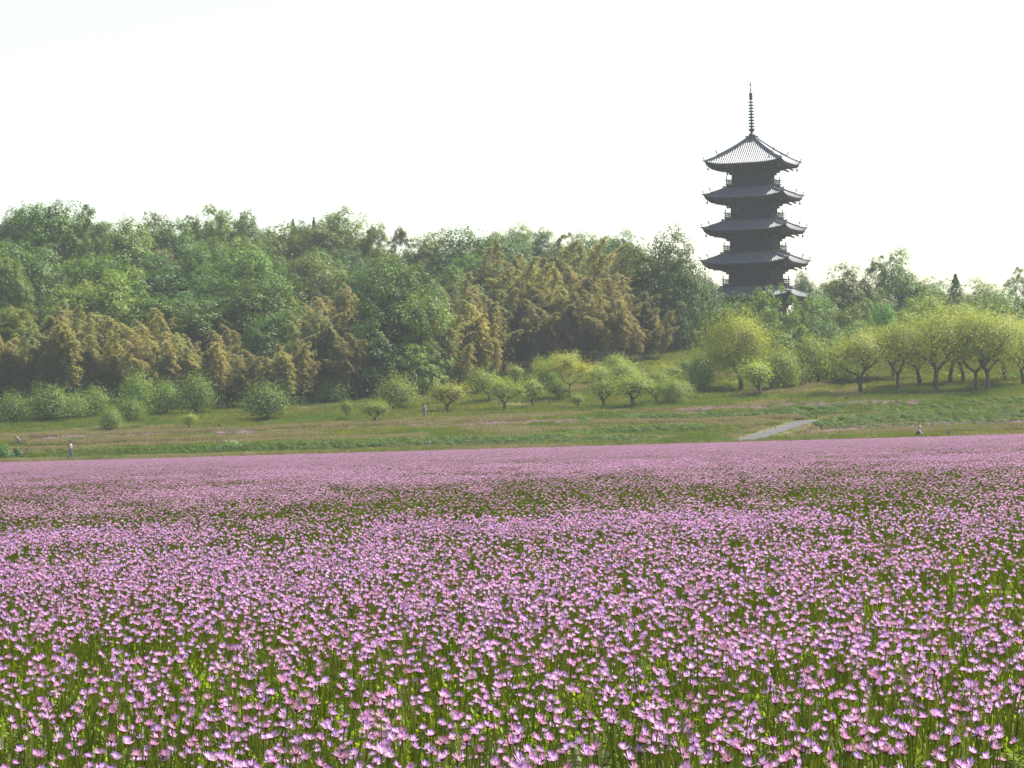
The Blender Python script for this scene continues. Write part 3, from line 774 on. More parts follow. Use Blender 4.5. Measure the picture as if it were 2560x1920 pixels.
def place_tree(kind, u, vtop, wpx, Y, hpx, tint, label, group, name='broadleaf_tree', sq=1.0):
    """crown wpx wide and hpx tall whose top shows at (u, vtop), standing on the terrain at distance Y"""
    top = px(u, vtop, Y); k = 1/ppm(top.y); zg = gz(top.x, top.y); H = max(top.z-zg, 2.0)
    W = wpx*k/2*1.12; CH = hpx*k/2*(1.25 if kind != 'c' else 1)
    if kind == 'c': CH *= 1.5; W *= 2.0; top.z -= 0.9; H = max(top.z-zg, 2.0)
    root = empty(name, (top.x, top.y, zg), rt.uniform(0, 6.28))
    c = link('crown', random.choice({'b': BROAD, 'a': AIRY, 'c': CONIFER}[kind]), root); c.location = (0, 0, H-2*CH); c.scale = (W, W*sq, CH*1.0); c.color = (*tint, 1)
    th = max(H-1.3*CH, 0.5); t_ = link('trunk', random.choice(TRUNKS), root); t_.scale = (th*0.5 if th < 6 else 3, th*0.5 if th < 6 else 3, th)
    tag(root, label, 'tree', group)
    return root
ORD = ['first', 'second', 'third', 'fourth', 'fifth', 'sixth', 'seventh', 'eighth', 'ninth', 'tenth', 'eleventh', 'twelfth', 'thirteenth', 'fourteenth', 'fifteenth', 'sixteenth', 'seventeenth', 'eighteenth', 'nineteenth', 'twentieth']
ORD += ['twenty-'+o for o in ORD[:9]]+['thirtieth']+['thirty-'+o for o in ORD[:9]]+['fortieth']+['forty-'+o for o in ORD[:9]]
G1 = (0.85, 1.0, 0.9); G2 = (1.0, 1.05, 0.8); GL = (1.35, 1.25, 1.0); GD = (0.6, 0.8, 0.8); GB = (1.15, 0.92, 0.9); GR = (1.35, 0.9, 0.85); GY = (1.7, 1.35, 0.7)
# skyline row: u, top row, width, height (pixels), distance, tint, kind
SKY = [(-70,540,190,200,196,G1,'b'), (40,520,180,190,192,G1,'b'), (132,510,190,200,190,G1,'b'), (216,512,95,150,188,G2,'a'), (298,552,160,170,192,GL,'b'), (385,556,150,160,196,G1,'b'),
       (465,560,140,150,196,G1,'b'), (540,513,110,120,206,GL,'a'), (612,528,100,120,208,G2,'a'), (690,562,150,130,210,GL,'a'), (775,560,120,120,210,G2,'b'), (850,527,145,130,208,GL,'b'), (905,590,80,90,208,GL,'a'),
       (1085,580,110,120,206,GB,'b'), (1195,574,190,170,196,GD,'b'), (1275,566,110,110,214,GL,'b'), (1340,576,95,100,216,G1,'b'), (1408,606,90,80,216,G2,'b'), (1490,586,130,110,214,GL,'b'), (1555,580,110,110,212,G1,'b'), (1640,584,180,240,174,(0.8,0.72,0.75),'b')]
for k, (u, v, w_, h_, Y, tint, kd) in enumerate(SKY):
    place_tree(kd, u, v, w_*1.22, Y, h_*1.1, tint, '%s broadleaf tree from the left along the forest skyline' % ORD[k], 'skyline trees of the left forest')
# broadleaf trees standing in the middle of the slope
MID = [(-40,620,200,210,180,G1), (70,600,220,200,182,G1), (235,640,190,150,176,G2), (270,690,240,170,168,GL), (420,640,200,170,180,GD), (430,740,200,130,166,G2), (520,630,180,190,178,GD), (600,620,230,220,172,G1), (660,680,200,190,168,G2),
       (690,780,150,130,164,G1), (742,850,90,90,160,GL), (770,640,180,170,182,GB), (960,642,210,200,170,G2), (1020,690,190,190,166,GL), (1058,830,130,130,162,GL), (985,770,200,180,164,G1), (940,880,220,130,160,GD), (1180,640,180,130,186,G1), (20,640,90,110,166,GL), (25,770,110,90,160,GY), (30,880,110,90,156,GY), (880,780,120,160,168,GD), (985,655,190,190,158,G1), (1040,745,150,200,156,GL), (965,800,170,180,155.5,(0.75,0.9,0.85)), (1055,860,110,120,154.5,GL)]
for k, (u, v, w_, h_, Y, tint) in enumerate(sorted(MID)):
    place_tree('b', u, v, w_*1.28, Y, h_*1.12, tint, '%s green broadleaf tree from the left among the bamboo on the slope' % ORD[k], 'broadleaf trees amid the bamboo')
# the rest of the wood behind them, row upon row
SKU = [-150, 0, 130, 216, 300, 460, 540, 620, 700, 780, 850, 900, 940, 1000, 1080, 1195, 1290, 1400, 1490, 1560, 1650, 1700, 1740]
SKV = [540, 522, 512, 520, 556, 562, 530, 540, 560, 560, 540, 585, 590, 590, 592, 580, 575, 608, 596, 588, 595, 640, 690]
for rn, dv, y0, y1, step, wd, hh in (('rear', 22, 204, 214, 62, 130, 130), ('upper', 62, 192, 200, 66, 140, 150), ('lower', 120, 182, 188, 70, 150, 160)):
    k = 0; u = -110.0
    while u < (1735 if rn != 'lower' else 1640):
        v = np.interp(u, SKU, SKV)+dv+rt.uniform(-8, 22); brown = rt.uniform() < np.interp(u, [0, 700, 1000, 1700], [0.1, 0.3, 0.55, 0.5])
        tint = (GB, GR, (1.3, 1.0, 0.7))[int(rt.integers(0, 3))] if brown else (G1, G2, GL, GD)[int(rt.integers(0, 4))]
        place_tree('b' if rt.uniform() < 0.93 else 'a', u, v, wd*rt.uniform(0.8, 1.2), rt.uniform(y0, y1), hh*rt.uniform(0.85, 1.15), tint, '%s tree from the left in the %s part of the wood behind the bamboo' % (ORD[k], rn), 'trees of the %s wood' % rn)
        k += 1; u += step*rt.uniform(0.8, 1.2)
# trees round the left foot of the pagoda and right of it
RIGHT = [('b',1600,640,110,170,186,GR,'reddish brown tree at the right end of the bamboo slope'), ('b',1685,612,150,260,172,(0.7,0.75,0.8),'tall dark round-topped tree closing the left forest beside the pagoda'),
 ('b',1740,680,150,230,182,G1,'blue-green tree touching the left eaves of the lowest roof'), ('b',1690,760,160,150,176,GD,'dark tree shading the bank below the left forest end'), ('b',1790,760,150,170,174,G1,'green tree between the pagoda foot and the yellow-green spreading tree'),
 ('a',1895,716,150,150,176,(1.3,1.3,1.0),'airy light green tree poking up before the lowest pagoda roof'), ('a',1830,760,130,150,172,(1.3,1.25,1.0),'light green tree left below the pagoda'), ('a',1960,775,140,140,170,(1.5,1.4,1.0),'pale green spreading tree below the right half of the pagoda'),
 ('b',2010,682,66,120,216,GD,'small dark round tree right of the second pagoda roof'), ('b',2035,735,150,190,178,G1,'dark green tree just right of the lowest pagoda roof'), ('b',2085,700,120,140,206,GL,'light tree on the skyline right of the pagoda'),
 ('b',2125,665,190,160,196,GB,'large round brownish tree right of the pagoda'), ('b',2232,628,150,190,200,G1,'tallest green tree on the right skyline'), ('a',2190,640,60,60,202,GL,'thin leafy top beside the tallest right skyline tree'),
 ('b',2120,765,170,170,176,(1.2,1.0,0.85),'greyish bushy tree behind the right orchard'), ('b',2205,760,80,140,170,(1.0,1.6,0.9),'bright green upright tree behind the right orchard'), ('b',2290,700,150,150,200,GL,'soft green tree left of the dark conifer'),
 ('b',2350,745,230,170,180,(1.4,1.25,0.9),'wide olive tree under the dark conifer'), ('b',2270,780,150,150,172,(1.6,1.3,0.8),'yellowish tree between the bright green tree and the wide olive tree'), ('b',2480,745,190,200,186,G1,'bluish green tree at the right edge above the orchard'), ('b',2560,730,170,200,182,GD,'dark tree cut by the right edge of the picture'),
 ('b',2440,700,170,120,240,GL,'pale hazy tree beyond the dark conifer'), ('b',2330,705,140,110,250,G1,'hazy far tree just left of the dark conifer'), ('a',2545,668,70,80,236,G2,'lone thin tree top at the right edge of the skyline'), ('b',2610,700,180,160,240,G1,'far tree at the extreme right of the skyline'),
 ('b',2045,800,150,130,172,GD,'dark low tree left of the greyish bushy tree'), ('b',1850,790,120,120,178,GD,'dark tree right behind the yellow-green spreading tree'), ('a',2004,740,110,130,174,(1.3,1.3,1.0),'light leafy tree covering the right end of the lowest pagoda roof'), ('b',1780,700,90,110,200,G2,'small tree under the left eaves of the second roof')]
for kd, u, v, w_, h_, Y, tint, lb in RIGHT: place_tree(kd, u, v, w_, Y, h_, tint, lb, 'trees around the pagoda')
k = 0; u = 1770.0
while u < 2640:
    v = np.interp(u, [1770, 1880, 1990, 2100, 2250, 2400, 2640], [770, 780, 765, 745, 735, 735, 730])+rt.uniform(-12, 25)
    place_tree('b', u, v, rt.uniform(90, 140), rt.uniform(192, 222), rt.uniform(110, 150), (G1, G2, GL, GB)[int(rt.integers(0, 4))], '%s tree from the left in the low wood behind the right orchard' % ORD[k], 'low wood behind the right orchard'); k += 1; u += rt.uniform(40, 62)
k = 0; u = 1760.0
while u < 2640:
    v = np.interp(u, [1770, 1880, 1990, 2100, 2250, 2400, 2640], [830, 815, 800, 810, 810, 800, 800])+rt.uniform(-12, 25)
    place_tree('b' if rt.uniform() < 0.6 else 'a', u, v, rt.uniform(90, 140), rt.uniform(172, 180), rt.uniform(90, 120), (G1, GL, (1.3, 1.2, 0.9), GB)[int(rt.integers(0, 4))], '%s tree from the left close behind the right orchard' % ORD[k], 'trees close behind the right orchard'); k += 1; u += rt.uniform(48, 70)
CON = [('c',2388,670,90,110,196,'dark conifer standing out on the right skyline'), ('c',732,532,40,80,212,'left of two small pointed conifers on the middle skyline'), ('c',784,528,40,90,212,'right of two small pointed conifers on the middle skyline')]
for u, v, w_, h_, lb in ((940,558,80,90,'dark reddish tree standing in the skyline dip left of centre'), (1000,566,66,80,'brownish tree right of the skyline dip'), (388,528,70,70,'thin feathery tree top above the left forest'), (470,538,60,60,'small leafy tip between the left skyline trees'), (1438,582,60,90,'slim tree top above the brown bamboo slope')):
    place_tree('a', u, v, w_, 207, h_, (1.3, 0.95, 0.9), lb, 'thin skyline trees')
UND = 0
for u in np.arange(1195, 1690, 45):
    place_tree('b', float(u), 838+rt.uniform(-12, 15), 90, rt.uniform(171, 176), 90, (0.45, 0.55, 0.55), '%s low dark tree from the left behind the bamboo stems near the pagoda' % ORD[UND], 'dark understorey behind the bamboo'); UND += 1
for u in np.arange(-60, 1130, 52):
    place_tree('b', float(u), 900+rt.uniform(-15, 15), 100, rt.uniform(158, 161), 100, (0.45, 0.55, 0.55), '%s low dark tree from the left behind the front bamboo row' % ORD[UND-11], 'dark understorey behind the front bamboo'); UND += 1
for kd, u, v, w_, h_, Y, lb in CON: place_tree(kd, u, v, w_, Y, h_, (1.3, 1.1, 0.9) if 'brown' in lb or 'redd' in lb else (1, 1, 1), lb, 'conifers', 'conifer')

# ------------------------------------------------------------------ bamboo
def bamboo_meshes(rg):
    """foliage plume and culms, 12 m tall"""
    P, Nn, Ll, culms = [], [], [], []
    for c in range(9):
        bx, by = rg.normal(0, 1.25, 2); a = rg.uniform(0, 6.28); lean = rg.uniform(0.9, 3.2); H = rg.uniform(6.5, 12.6)
        def cv(t): return np.array((bx+math.cos(a)*lean*t**3, by+math.sin(a)*lean*t**3, H*(t-0.17*t**4)))
        b = MB(); ts = np.linspace(0, 1, 9); b.tube([cv(t) for t in ts], [0.055*(1-0.85*t) for t in ts], 5, cap=False); culms.append(b.mesh('culm', M['culm'], True))
        for t in np.linspace(0.24, 1.02, 27):
            base = cv(t); rad = 1.2*max(0.0, math.sin(math.pi*min(1, (t-0.14)*1.1)))**0.8+0.15
            for j in range(4):
                az = rg.uniform(0, 6.28); L = rad*rg.uniform(0.6, 1.15)
                m_ = int(17*L)+4; s_ = rg.uniform(0.1, 1, m_)
                pts = base+np.stack([np.cos(az)*L*s_, np.sin(az)*L*s_, 0.6*L*s_-0.95*L*s_**2], 1)+rg.normal(0, 0.09, (m_, 3))*np.array((1, 1, 0.6))
                P.append(pts); Nn.append(np.tile((0.3*math.cos(az), 0.3*math.sin(az), 1.0), (m_, 1)))
    P = np.concatenate(P); Nn = np.concatenate(Nn)
    return leaf_mesh('foliage', P, Nn, np.full(len(P), 0.33), M['leaf_bamboo'], rg, 0.30, 0.5), culms
BAMB = [bamboo_meshes(rt) for k in range(4)]
BT1 = [(1.0,0.98,0.95), (1.03,0.97,0.97), (0.86,1.0,0.92), (1.05,1.1,0.9), (0.72,0.92,0.85)]
def place_bamboo(u, vtop, Y, tint, label, group):
    top = px(u, vtop, Y); zg = gz(top.x, top.y); H = max(3.0, top.z-zg)
    root = empty('bamboo_clump', (top.x, top.y, zg), rt.uniform(0, 6.28)); s = H/10.2; sw = min(max(s, 0.75), 1.15); root.scale = (sw, sw, s)
    fo, cu_ = random.choice(BAMB)
    f = link('foliage', fo, root); f.color = (*tint, 1)
    for c in cu_: link('culm', c, root)
    tag(root, label, 'bamboo', group)
TOPU = [-120, 0, 60, 120, 175, 230, 300, 400, 500, 560, 640, 700, 780, 860, 920, 1000, 1100, 1150, 1250, 1330, 1420, 1500, 1560, 1620, 1700]
TOPV = [760, 760, 730, 690, 690, 735, 735, 735, 730, 770, 800, 760, 690, 690, 740, 740, 720, 690, 620, 600, 600, 610, 615, 690, 800]
rowdef = [('back', 56, 0, 172, 186), ('middle', 50, 40, 163, 168), ('front', 46, 95, 0, 0)]
for rn, step, dv, y0, y1 in rowdef:
    us = np.arange(-90, 1690, step); k = 0
    for u in us:
        u = float(u+rt.uniform(-0.3, 0.3)*step)
        if rn == 'front' and (u > 1660 or 900 < u < 1085): continue
        vt = np.interp(u, TOPU, TOPV)+dv*(1.0 if u < 1150 else 1.15)+rt.uniform(-25, 30)
        if rn == 'front':
            # front edge follows the lower border of the wood
            Y = np.interp(u, [-90, 600, 900, 1110, 1200, 1660], [151, 153, 152, 155, 163, 164])+rt.uniform(0, 4)
        else: Y = rt.uniform(y0, y1) + (4 if u > 1150 else 0)
        if rn == 'back' and 260 < u < 720: vt += 25
        tint = BT1[int(rt.integers(0, 5))]; fade = np.interp(u, [0, 600, 1100, 1700], [1.05, 0.95, 0.85, 0.9]); tint = tuple(c*fade for c in tint)
        if 1120 < u < 1215 and rn == 'front': tint = (1.15, 1.12, 0.95)
        place_bamboo(u, vt, Y, tint, '%s bamboo clump from the left in the %s row of the grove' % (ORD[k], rn), 'bamboo clumps of the %s row' % rn); k += 1
for k, u in enumerate((1128, 1160, 1192)):
    place_bamboo(u, (770, 745, 800)[k], 158, (1.2, 1.17, 0.95), ('left', 'tallest', 'right')[k]+' of the three yellowish bamboo clumps leaning out at the wood edge', 'yellowish bamboo clumps')

# ------------------------------------------------------------------ orchard trees
def orchard_tree(rg, levels=4, spread=0.75, up=0.7, leaf=0.10, nleaf=16, trunk=0.22, lr=0.09, forks=4, droop=0.0):
    """unit tree about 1 high: dark forked limbs and loose leaves"""
    b = MB(); tips = []
    def grow(p, d, L, r, lv):
        m_ = p+d*L*0.5+Vector((rg.normal(0, 0.05), rg.normal(0, 0.05), rg.normal(0, 0.03)))*L*2
        e = p+d*L
        b.tube([p, m_, e], [r, r*0.85, r*0.68], 6 if lv == 0 else 4, cap=False)
        if lv >= 1: tips.append((m_, L)); tips.append((e, L))
        if lv >= levels: tips.append((e, L)); tips.append((e, L)); return
        n = forks if lv == 0 else int(rg.integers(2, 4)); ph = rg.uniform(0, 6.28)
        for k in range(n):
            a = ph+k*2*math.pi/n+rg.normal(0, 0.35); sp = spread*rg.uniform(0.75, 1.25)
            nd = (d*0.55+Vector((math.cos(a)*sp, math.sin(a)*sp, up*rg.uniform(0.3, 1.0)-droop*lv))).normalized()
            grow(e, nd, L*rg.uniform(0.66, 0.9), r*0.62, lv+1)
    grow(Vector((0, 0, -0.02)), Vector((rg.normal(0, 0.08), rg.normal(0, 0.08), 1)).normalized(), trunk, 0.023, 0)
    P = []
    for p, L in tips:
        P.append(np.array(p)+rg.normal(0, leaf*rg.uniform(0.5, 1.2), (nleaf, 3)))
    for p, L in tips[::2]:                   # upright young shoots
        hh = rg.uniform(0.06, 0.24); t_ = rg.uniform(0, 1, 7)
        P.append(np.array(p)+np.stack([rg.normal(0, 0.012, 7)+t_*rg.normal(0, 0.04), rg.normal(0, 0.012, 7)+t_*rg.normal(0, 0.04), t_*hh], 1))
    P = np.concatenate(P); P = P[P[:, 2] > trunk*0.6]
    P = P[vnoise(P[:, 0]*7+P[:, 2]*4, P[:, 1]*7-P[:, 2]*5, 77) > 0.26]
    sc = 1/np.percentile(P[:, 2], 98.5); wid = np.percentile(np.hypot(P[:, 0], P[:, 1]), 97)*sc
    c = P.mean(0); Nn = (P-c); Nn /= np.linalg.norm(Nn, axis=1, keepdims=True)+1e-6; Nn[:, 2] += 0.5
    fm = leaf_mesh('crown', P*sc, Nn, np.full(len(P), lr*0.29), M['leaf_orchard'], rg, 0.6)
    b.v = [tuple(x*sc for x in v) for v in b.v]
    return fm, b.mesh('trunk', M['bark'], True), wid
ro = np.random.default_rng(8)
BIGO = [orchard_tree(ro, 5, 0.9, 0.52, 0.09, 16, 0.17, 0.085, 3) for k in range(4)]
SMALLO = [orchard_tree(ro, 4, 0.95, 0.5, 0.095, 13, 0.07, 0.18, 5) for k in range(4)]
SPARSE = [orchard_tree(ro, 4, 0.8, 0.7, 0.055, 9, 0.14, 0.16, 3) for k in range(4)]
WILLOW = [orchard_tree(ro, 5, 0.8, 0.8, 0.080, 40, 0.13, 0.075, 5, 0.06)]
LAYER = [orchard_tree(ro, 4, 1.15, 0.42, 0.055, 40, 0.30, 0.09, 4)]
SETS = {'B': BIGO, 'S': SMALLO, 'P': SPARSE, 'W': WILLOW, 'L': LAYER}
def place_orchard(kind, u, vbase, vtop, wpx, tint, label, group='orchard trees', name='fruit_tree'):
    p = hit(u, vbase); Y = p.y; H = (vbase-vtop)/ppm(Y); W = wpx/ppm(Y)/2*(1.15 if kind == 'B' else 1.0)
    fm, tm, wid = random.choice(SETS[kind])
    root = empty(name, p, ro.uniform(0, 6.28)); root.scale = (W/wid, W/wid, H)
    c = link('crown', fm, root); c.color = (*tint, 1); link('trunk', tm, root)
    tag(root, label, 'tree', group)
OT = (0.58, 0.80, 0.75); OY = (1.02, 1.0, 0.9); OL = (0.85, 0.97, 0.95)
ORCH = [
 ('B',2155,986,825,190,OY,'leftmost tall orchard tree of the front row on the right, trunk forked in two'), ('B',2243,979,800,190,OY,'second tall orchard tree of the right front row with a straight pale trunk'),
 ('B',2352,981,770,240,OY,'thick leaning trunk orchard tree, the stoutest of the right front row'), ('B',2440,976,790,190,OY,'orchard tree with two trunks side by side in the right front row'), ('B',2468,978,780,210,(1.05,1.05,0.9),'slim straight orchard tree next to the two-trunked one'),
 ('B',2300,966,810,170,OL,'multi-stemmed orchard tree behind the stout leaning trunk, to its left'), ('B',2375,962,775,200,OY,'orchard tree behind and right of the stout leaning trunk'), ('B',2408,956,770,200,OY,'forked orchard tree in the second row of the right orchard'), ('B',2515,952,790,200,OY,'leaning orchard tree at the right end of the orchard'),
 ('B',2560,965,800,190,OY,'orchard tree cut by the right edge'), ('B',2230,950,810,170,OL,'orchard tree in the back row behind the straight pale trunk'), ('B',2170,952,840,150,OL,'smaller back row orchard tree behind the leftmost tall one'),
 ('S',2092,962,855,110,OL,'small orchard tree left of the tall right orchard'), ('S',2048,963,850,110,OL,'forked orchard tree with dark limbs left of the tall right orchard'), ('S',2024,965,845,100,OL,'slender orchard tree next to the forked one with dark limbs'), ('S',1958,977,870,120,OL,'low orchard tree with many stems right of the spreading yellow-green tree'), ('P',1900,991,900,130,OL,'wide v-shaped orchard tree in front of the spreading yellow-green tree'),
 ('W',1848,975,797,185,(1.2,1.15,0.8),'big spreading yellow-green tree left of the right orchard'), ('S',1748,985,885,100,(0.55,0.75,0.7),'dark bushy tree at the left of the big yellow-green tree'),
 ('L',1432,1000,884,180,(1.2,1.12,0.9),'yellow layered tree with a curved trunk in the middle orchard'),
 ('S',1683,1014,950,80,OL,'pale leafy shrub tree left of the dark bushy tree'), ('P',1577,1018,935,140,OL,'open fruit tree with wide bowl of limbs, right in the middle orchard'), ('P',1507,1020,945,100,OL,'open fruit tree between the yellow layered tree and the widest bowl-shaped one'), ('P',1446,1022,985,56,OL,'small bare-limbed fruit tree below the yellow layered tree'),
 ('S',1645,985,925,90,OL,'bushy tree behind the widest bowl-shaped fruit tree'), ('S',1560,965,905,110,OL,'leafy tree high in the middle orchard, near the wood'), ('S',1500,960,915,90,OL,'low leafy tree right of the yellow layered tree, near the wood'), ('S',1370,975,905,90,OT,'dark limbed tree just left of the yellow layered tree'),
 ('P',1330,1022,945,80,OL,'fine branched fruit tree left of the yellow layered tree'), ('P',1260,1027,945,110,OL,'fruit tree with a low v of dark limbs left of centre orchard'), ('P',1225,1007,930,90,OL,'fruit tree behind the low v-limbed one'), ('S',1195,985,920,80,OL,'leafy tree beside the yellowish bamboo'),
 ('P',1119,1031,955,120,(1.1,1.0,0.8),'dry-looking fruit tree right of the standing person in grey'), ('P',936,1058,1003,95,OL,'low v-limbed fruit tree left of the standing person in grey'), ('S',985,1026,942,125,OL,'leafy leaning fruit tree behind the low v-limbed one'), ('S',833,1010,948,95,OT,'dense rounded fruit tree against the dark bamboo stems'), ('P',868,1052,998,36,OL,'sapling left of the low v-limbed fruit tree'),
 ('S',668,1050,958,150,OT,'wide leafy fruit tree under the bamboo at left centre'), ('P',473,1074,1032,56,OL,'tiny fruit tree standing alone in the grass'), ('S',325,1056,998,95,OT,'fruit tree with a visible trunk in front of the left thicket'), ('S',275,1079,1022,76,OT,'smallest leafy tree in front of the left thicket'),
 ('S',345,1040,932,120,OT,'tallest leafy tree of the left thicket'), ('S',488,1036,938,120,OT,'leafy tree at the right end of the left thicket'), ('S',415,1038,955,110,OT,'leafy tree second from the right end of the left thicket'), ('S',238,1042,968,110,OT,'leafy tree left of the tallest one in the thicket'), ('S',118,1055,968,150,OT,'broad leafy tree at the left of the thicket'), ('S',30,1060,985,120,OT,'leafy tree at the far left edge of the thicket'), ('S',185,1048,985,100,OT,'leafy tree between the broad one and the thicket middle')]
for a in ORCH: place_orchard(*a)
WISP = [(1170,968), (1212,950), (1290,962), (1345,950), (1395,1003), (1412,945), (1540,938), (1640,1008), (1665,960), (1700,995), (1712,950), (1925,975), (1990,968), (2120,965)]
for k, (u, v) in enumerate(sorted(WISP)):
    place_orchard('P' if k % 3 else 'S', u, v, v-ro.uniform(38, 62), ro.uniform(55, 95), (OL, OT, (0.95, 0.98, 1.0))[k % 3], '%s low wispy shrub from the left in the grass of the middle orchard' % ORD[k], 'wispy shrubs of the middle orchard', 'wispy_shrub')

# ------------------------------------------------------------------ grass, weeds and small wild flowers
rw = np.random.default_rng(17)
def blades(n, rad, h0, h1, wd, mat, lean=0.35):
    x, y = rw.uniform(-rad, rad, (2, n)); h = rw.uniform(h0, h1, n); a = rw.uniform(0, 6.28, n); d = rw.uniform(0, 6.28, n); ln = rw.uniform(0, lean, n)*h
    ox, oy = np.cos(a)*wd/2, np.sin(a)*wd/2; tx, ty_ = x+np.cos(d)*ln, y+np.sin(d)*ln
    V = np.stack([np.stack([x-ox, y-oy, 0*x-0.03], 1), np.stack([x+ox, y+oy, 0*x-0.03], 1), np.stack([tx+ox*0.3, ty_+oy*0.3, h], 1), np.stack([tx-ox*0.3, ty_-oy*0.3, h], 1)], 1).reshape(-1, 3)
    return np_mesh('blades', V, np.arange(4*n).reshape(n, 4), mat)
def leafclump(n, rx, rz, size, mat):
    P = sphere_pts(n, rw)*rw.uniform(0.5, 1.0, (n, 1))**0.5*np.array((rx, rx, rz)); P[:, 2] = np.abs(P[:, 2]); P += np.array([0.3*rx, 0, 0])*np.sin(P[:, 2:3]*5)
    Nn = P/np.array((rx, rx, rz))+np.array((0, 0, 0.5)); return leaf_mesh('clump', P, Nn, np.full(n, size), mat, rw)
def dots(n, rad, h0, h1, size, mat):
    P = np.stack([rw.uniform(-rad, rad, n), rw.uniform(-rad, rad, n), rw.uniform(h0, h1, n)], 1); return leaf_mesh('dots', P, np.tile((0, -0.5, 0.7), (n, 1)), np.full(n, size), mat, rw, 0.9)
gv = [blades(110, 0.7, 0.12, 0.34, 0.05, M['grass']) for k in range(3)]+[blades(110, 0.7, 0.10, 0.30, 0.05, M['straw']) for k in range(2)]
wv = [leafclump(320, 0.6, 0.55, 0.12, M['weed']) for k in range(3)]+[leafclump(150, 0.5, 0.35, 0.15, M['grass'])]
yv = [dots(18, 0.8, 0.1, 0.3, 0.06, M['yellow'])]
allv = gv+wv+yv
PP, RR, SS, II = [], [], [], []
def onpath(x, y):
    ab = PB-PA; q = np.clip(((x-PA.x)*ab.x+(y-PA.y)*ab.y)/(ab.x**2+ab.y**2), 0, 1.05); return np.hypot(x-(PA.x+ab.x*q), y-(PA.y+ab.y*q)) < 2.0
def sow(n, y0, y1, fn, u0=-150, u1=2710):
    t = rw.uniform(px(u0, 1000, 100).x/(100*K), px(u1, 1000, 100).x/(100*K), n); y = rw.uniform(y0*K, y1*K, n); x = t*y
    k = (~onpath(x, y)) & (rw.uniform(size=n) < fn(x, y)); return x[k], y[k]
x, y = sow(24000, 118.2, 172, lambda x, y: np.ones_like(x)); n = len(x)
yn = y/K; dry = vnoise(x*0.12, y*0.16, 31)+0.35*vnoise(x*0.5, y*0.4, 32)+np.where((yn < 124), 0.3, 0)+np.where((yn > 125.3) & (yn < 126.6), 0.3, 0)+np.where((yn > 130.3) & (yn < 132.5), 0.25, 0)+np.where((yn > 137.6) & (yn < 139.5), 0.2, 0)-np.where(yn > 141, 0.15, 0)
put(x, y, ground_z(x, y), np.where(dry > 0.86, 3+rw.integers(0, 2, n), rw.integers(0, 3, n)), rw.uniform(0.8, 1.25, n), 0.05, rw.uniform(0.5, 1.3, n))
def bank(n, y0, y1, seed, th, s0, s1, u0=-150, u1=2710):
    x, y = sow(n, y0, y1, lambda x, y: (vnoise(x*0.16, y*0.22, seed)+0.4*vnoise(x*0.7, y*0.45, seed+1) > th).astype(float), u0, u1); n = len(x); s_ = rw.uniform(s0, s1, n)
    put(x, y, ground_z(x, y)-0.08, 5+np.where(rw.uniform(size=n) < 0.3, 3, rw.integers(0, 3, n)), s_, 0.1, s_*rw.uniform(0.6, 1.1, n))
bank(2600, 124.2, 125.4, 41, 0.42, 0.3, 0.6, -150, 1750)
bank(900, 124.3, 125.6, 42, 0.3, 0.6, 1.0, 1000, 1640)
bank(2600, 128.8, 130.3, 43, 0.5, 0.3, 0.65)
bank(1500, 128.6, 131.2, 44, 0.45, 0.5, 1.0, 2000, 2710)
bank(1500, 133.8, 135.6, 45, 0.42, 0.5, 1.0, 1450, 2710)
bank(1500, 136.3, 137.8, 46, 0.62, 0.3, 0.6)
bank(500, 139, 165, 47, 0.95, 0.4, 0.9)
bank(500, 150, 158, 48, 0.6, 0.5, 1.0, -150, 1150)
x, y = sow(420, 139, 152, lambda x, y: (vnoise(x*0.2, y*0.4, 51) > 0.45).astype(float), 1750, 2560); n = len(x); put(x, y, ground_z(x, y), np.full(n, 9), rw.uniform(0.8, 1.3, n), 0.05)
def line_of(pts, n, wid, idx, s0, s1, dz=0.0):
    pts = [hit(u, v) for u, v in pts]; f = rw.uniform(0, len(pts)-1.0001, n); i = f.astype(int)
    xs = np.array([pts[a].lerp(pts[a+1], float(b-a)).x for a, b in zip(i, f)]); ys = np.array([pts[a].lerp(pts[a+1], float(b-a)).y for a, b in zip(i, f)])+rw.uniform(-wid, wid, n)
    k_ = ~onpath(xs, ys); xs, ys = xs[k_], ys[k_]; n = len(xs); s_ = rw.uniform(s0, s1, n); put(xs, ys, ground_z(xs, ys)+dz, idx(n), s_, 0.05, s_)
st_ = lambda n: 3+rw.integers(0, 2, n)
we_ = lambda n: 5+rw.integers(0, 3, n)
line_of([(0,1131), (200,1126), (400,1118), (640,1110), (900,1103), (1050,1098)], 800, 1.2, st_, 0.8, 1.1, 0.2)
line_of([(90,1113), (300,1106), (640,1099), (800,1093)], 560, 1.2, st_, 0.8, 1.1, 0.2)
line_of([(0,1096), (150,1092), (350,1088), (560,1080), (900,1067), (1150,1060), (1300,1056)], 900, 1.2, st_, 0.8, 1.1, 0.2)
line_of([(1480,1063), (1700,1059), (1900,1053), (2000,1050)], 560, 1.2, st_, 0.8, 1.1, 0.2)
line_of([(1990,1090), (2300,1081), (2620,1072)], 300, 1.0, st_, 0.7, 1.0, 0.1)
line_of([(1850,995), (2000,976), (2100,958), (2200,950), (2300,944)], 260, 1.0, st_, 0.6, 0.9, 0.2)
line_of([(0,1159), (640,1143), (1280,1122), (1850,1105), (2620,1079)], 1500, 2.5, st_, 0.6, 0.9, 0.02)
line_of([(640,1123), (850,1116), (1000,1111), (1200,1106), (1330,1100), (1450,1092)], 700, 1.4, we_, 0.5, 0.9)
line_of([(1420,1090), (1500,1083), (1600,1077), (1760,1073)], 260, 1.2, we_, 0.5, 0.9)
line_of([(-60,1122), (200,1136), (330,1132), (500,1128), (640,1122)], 260, 1.2, we_, 0.35, 0.7)
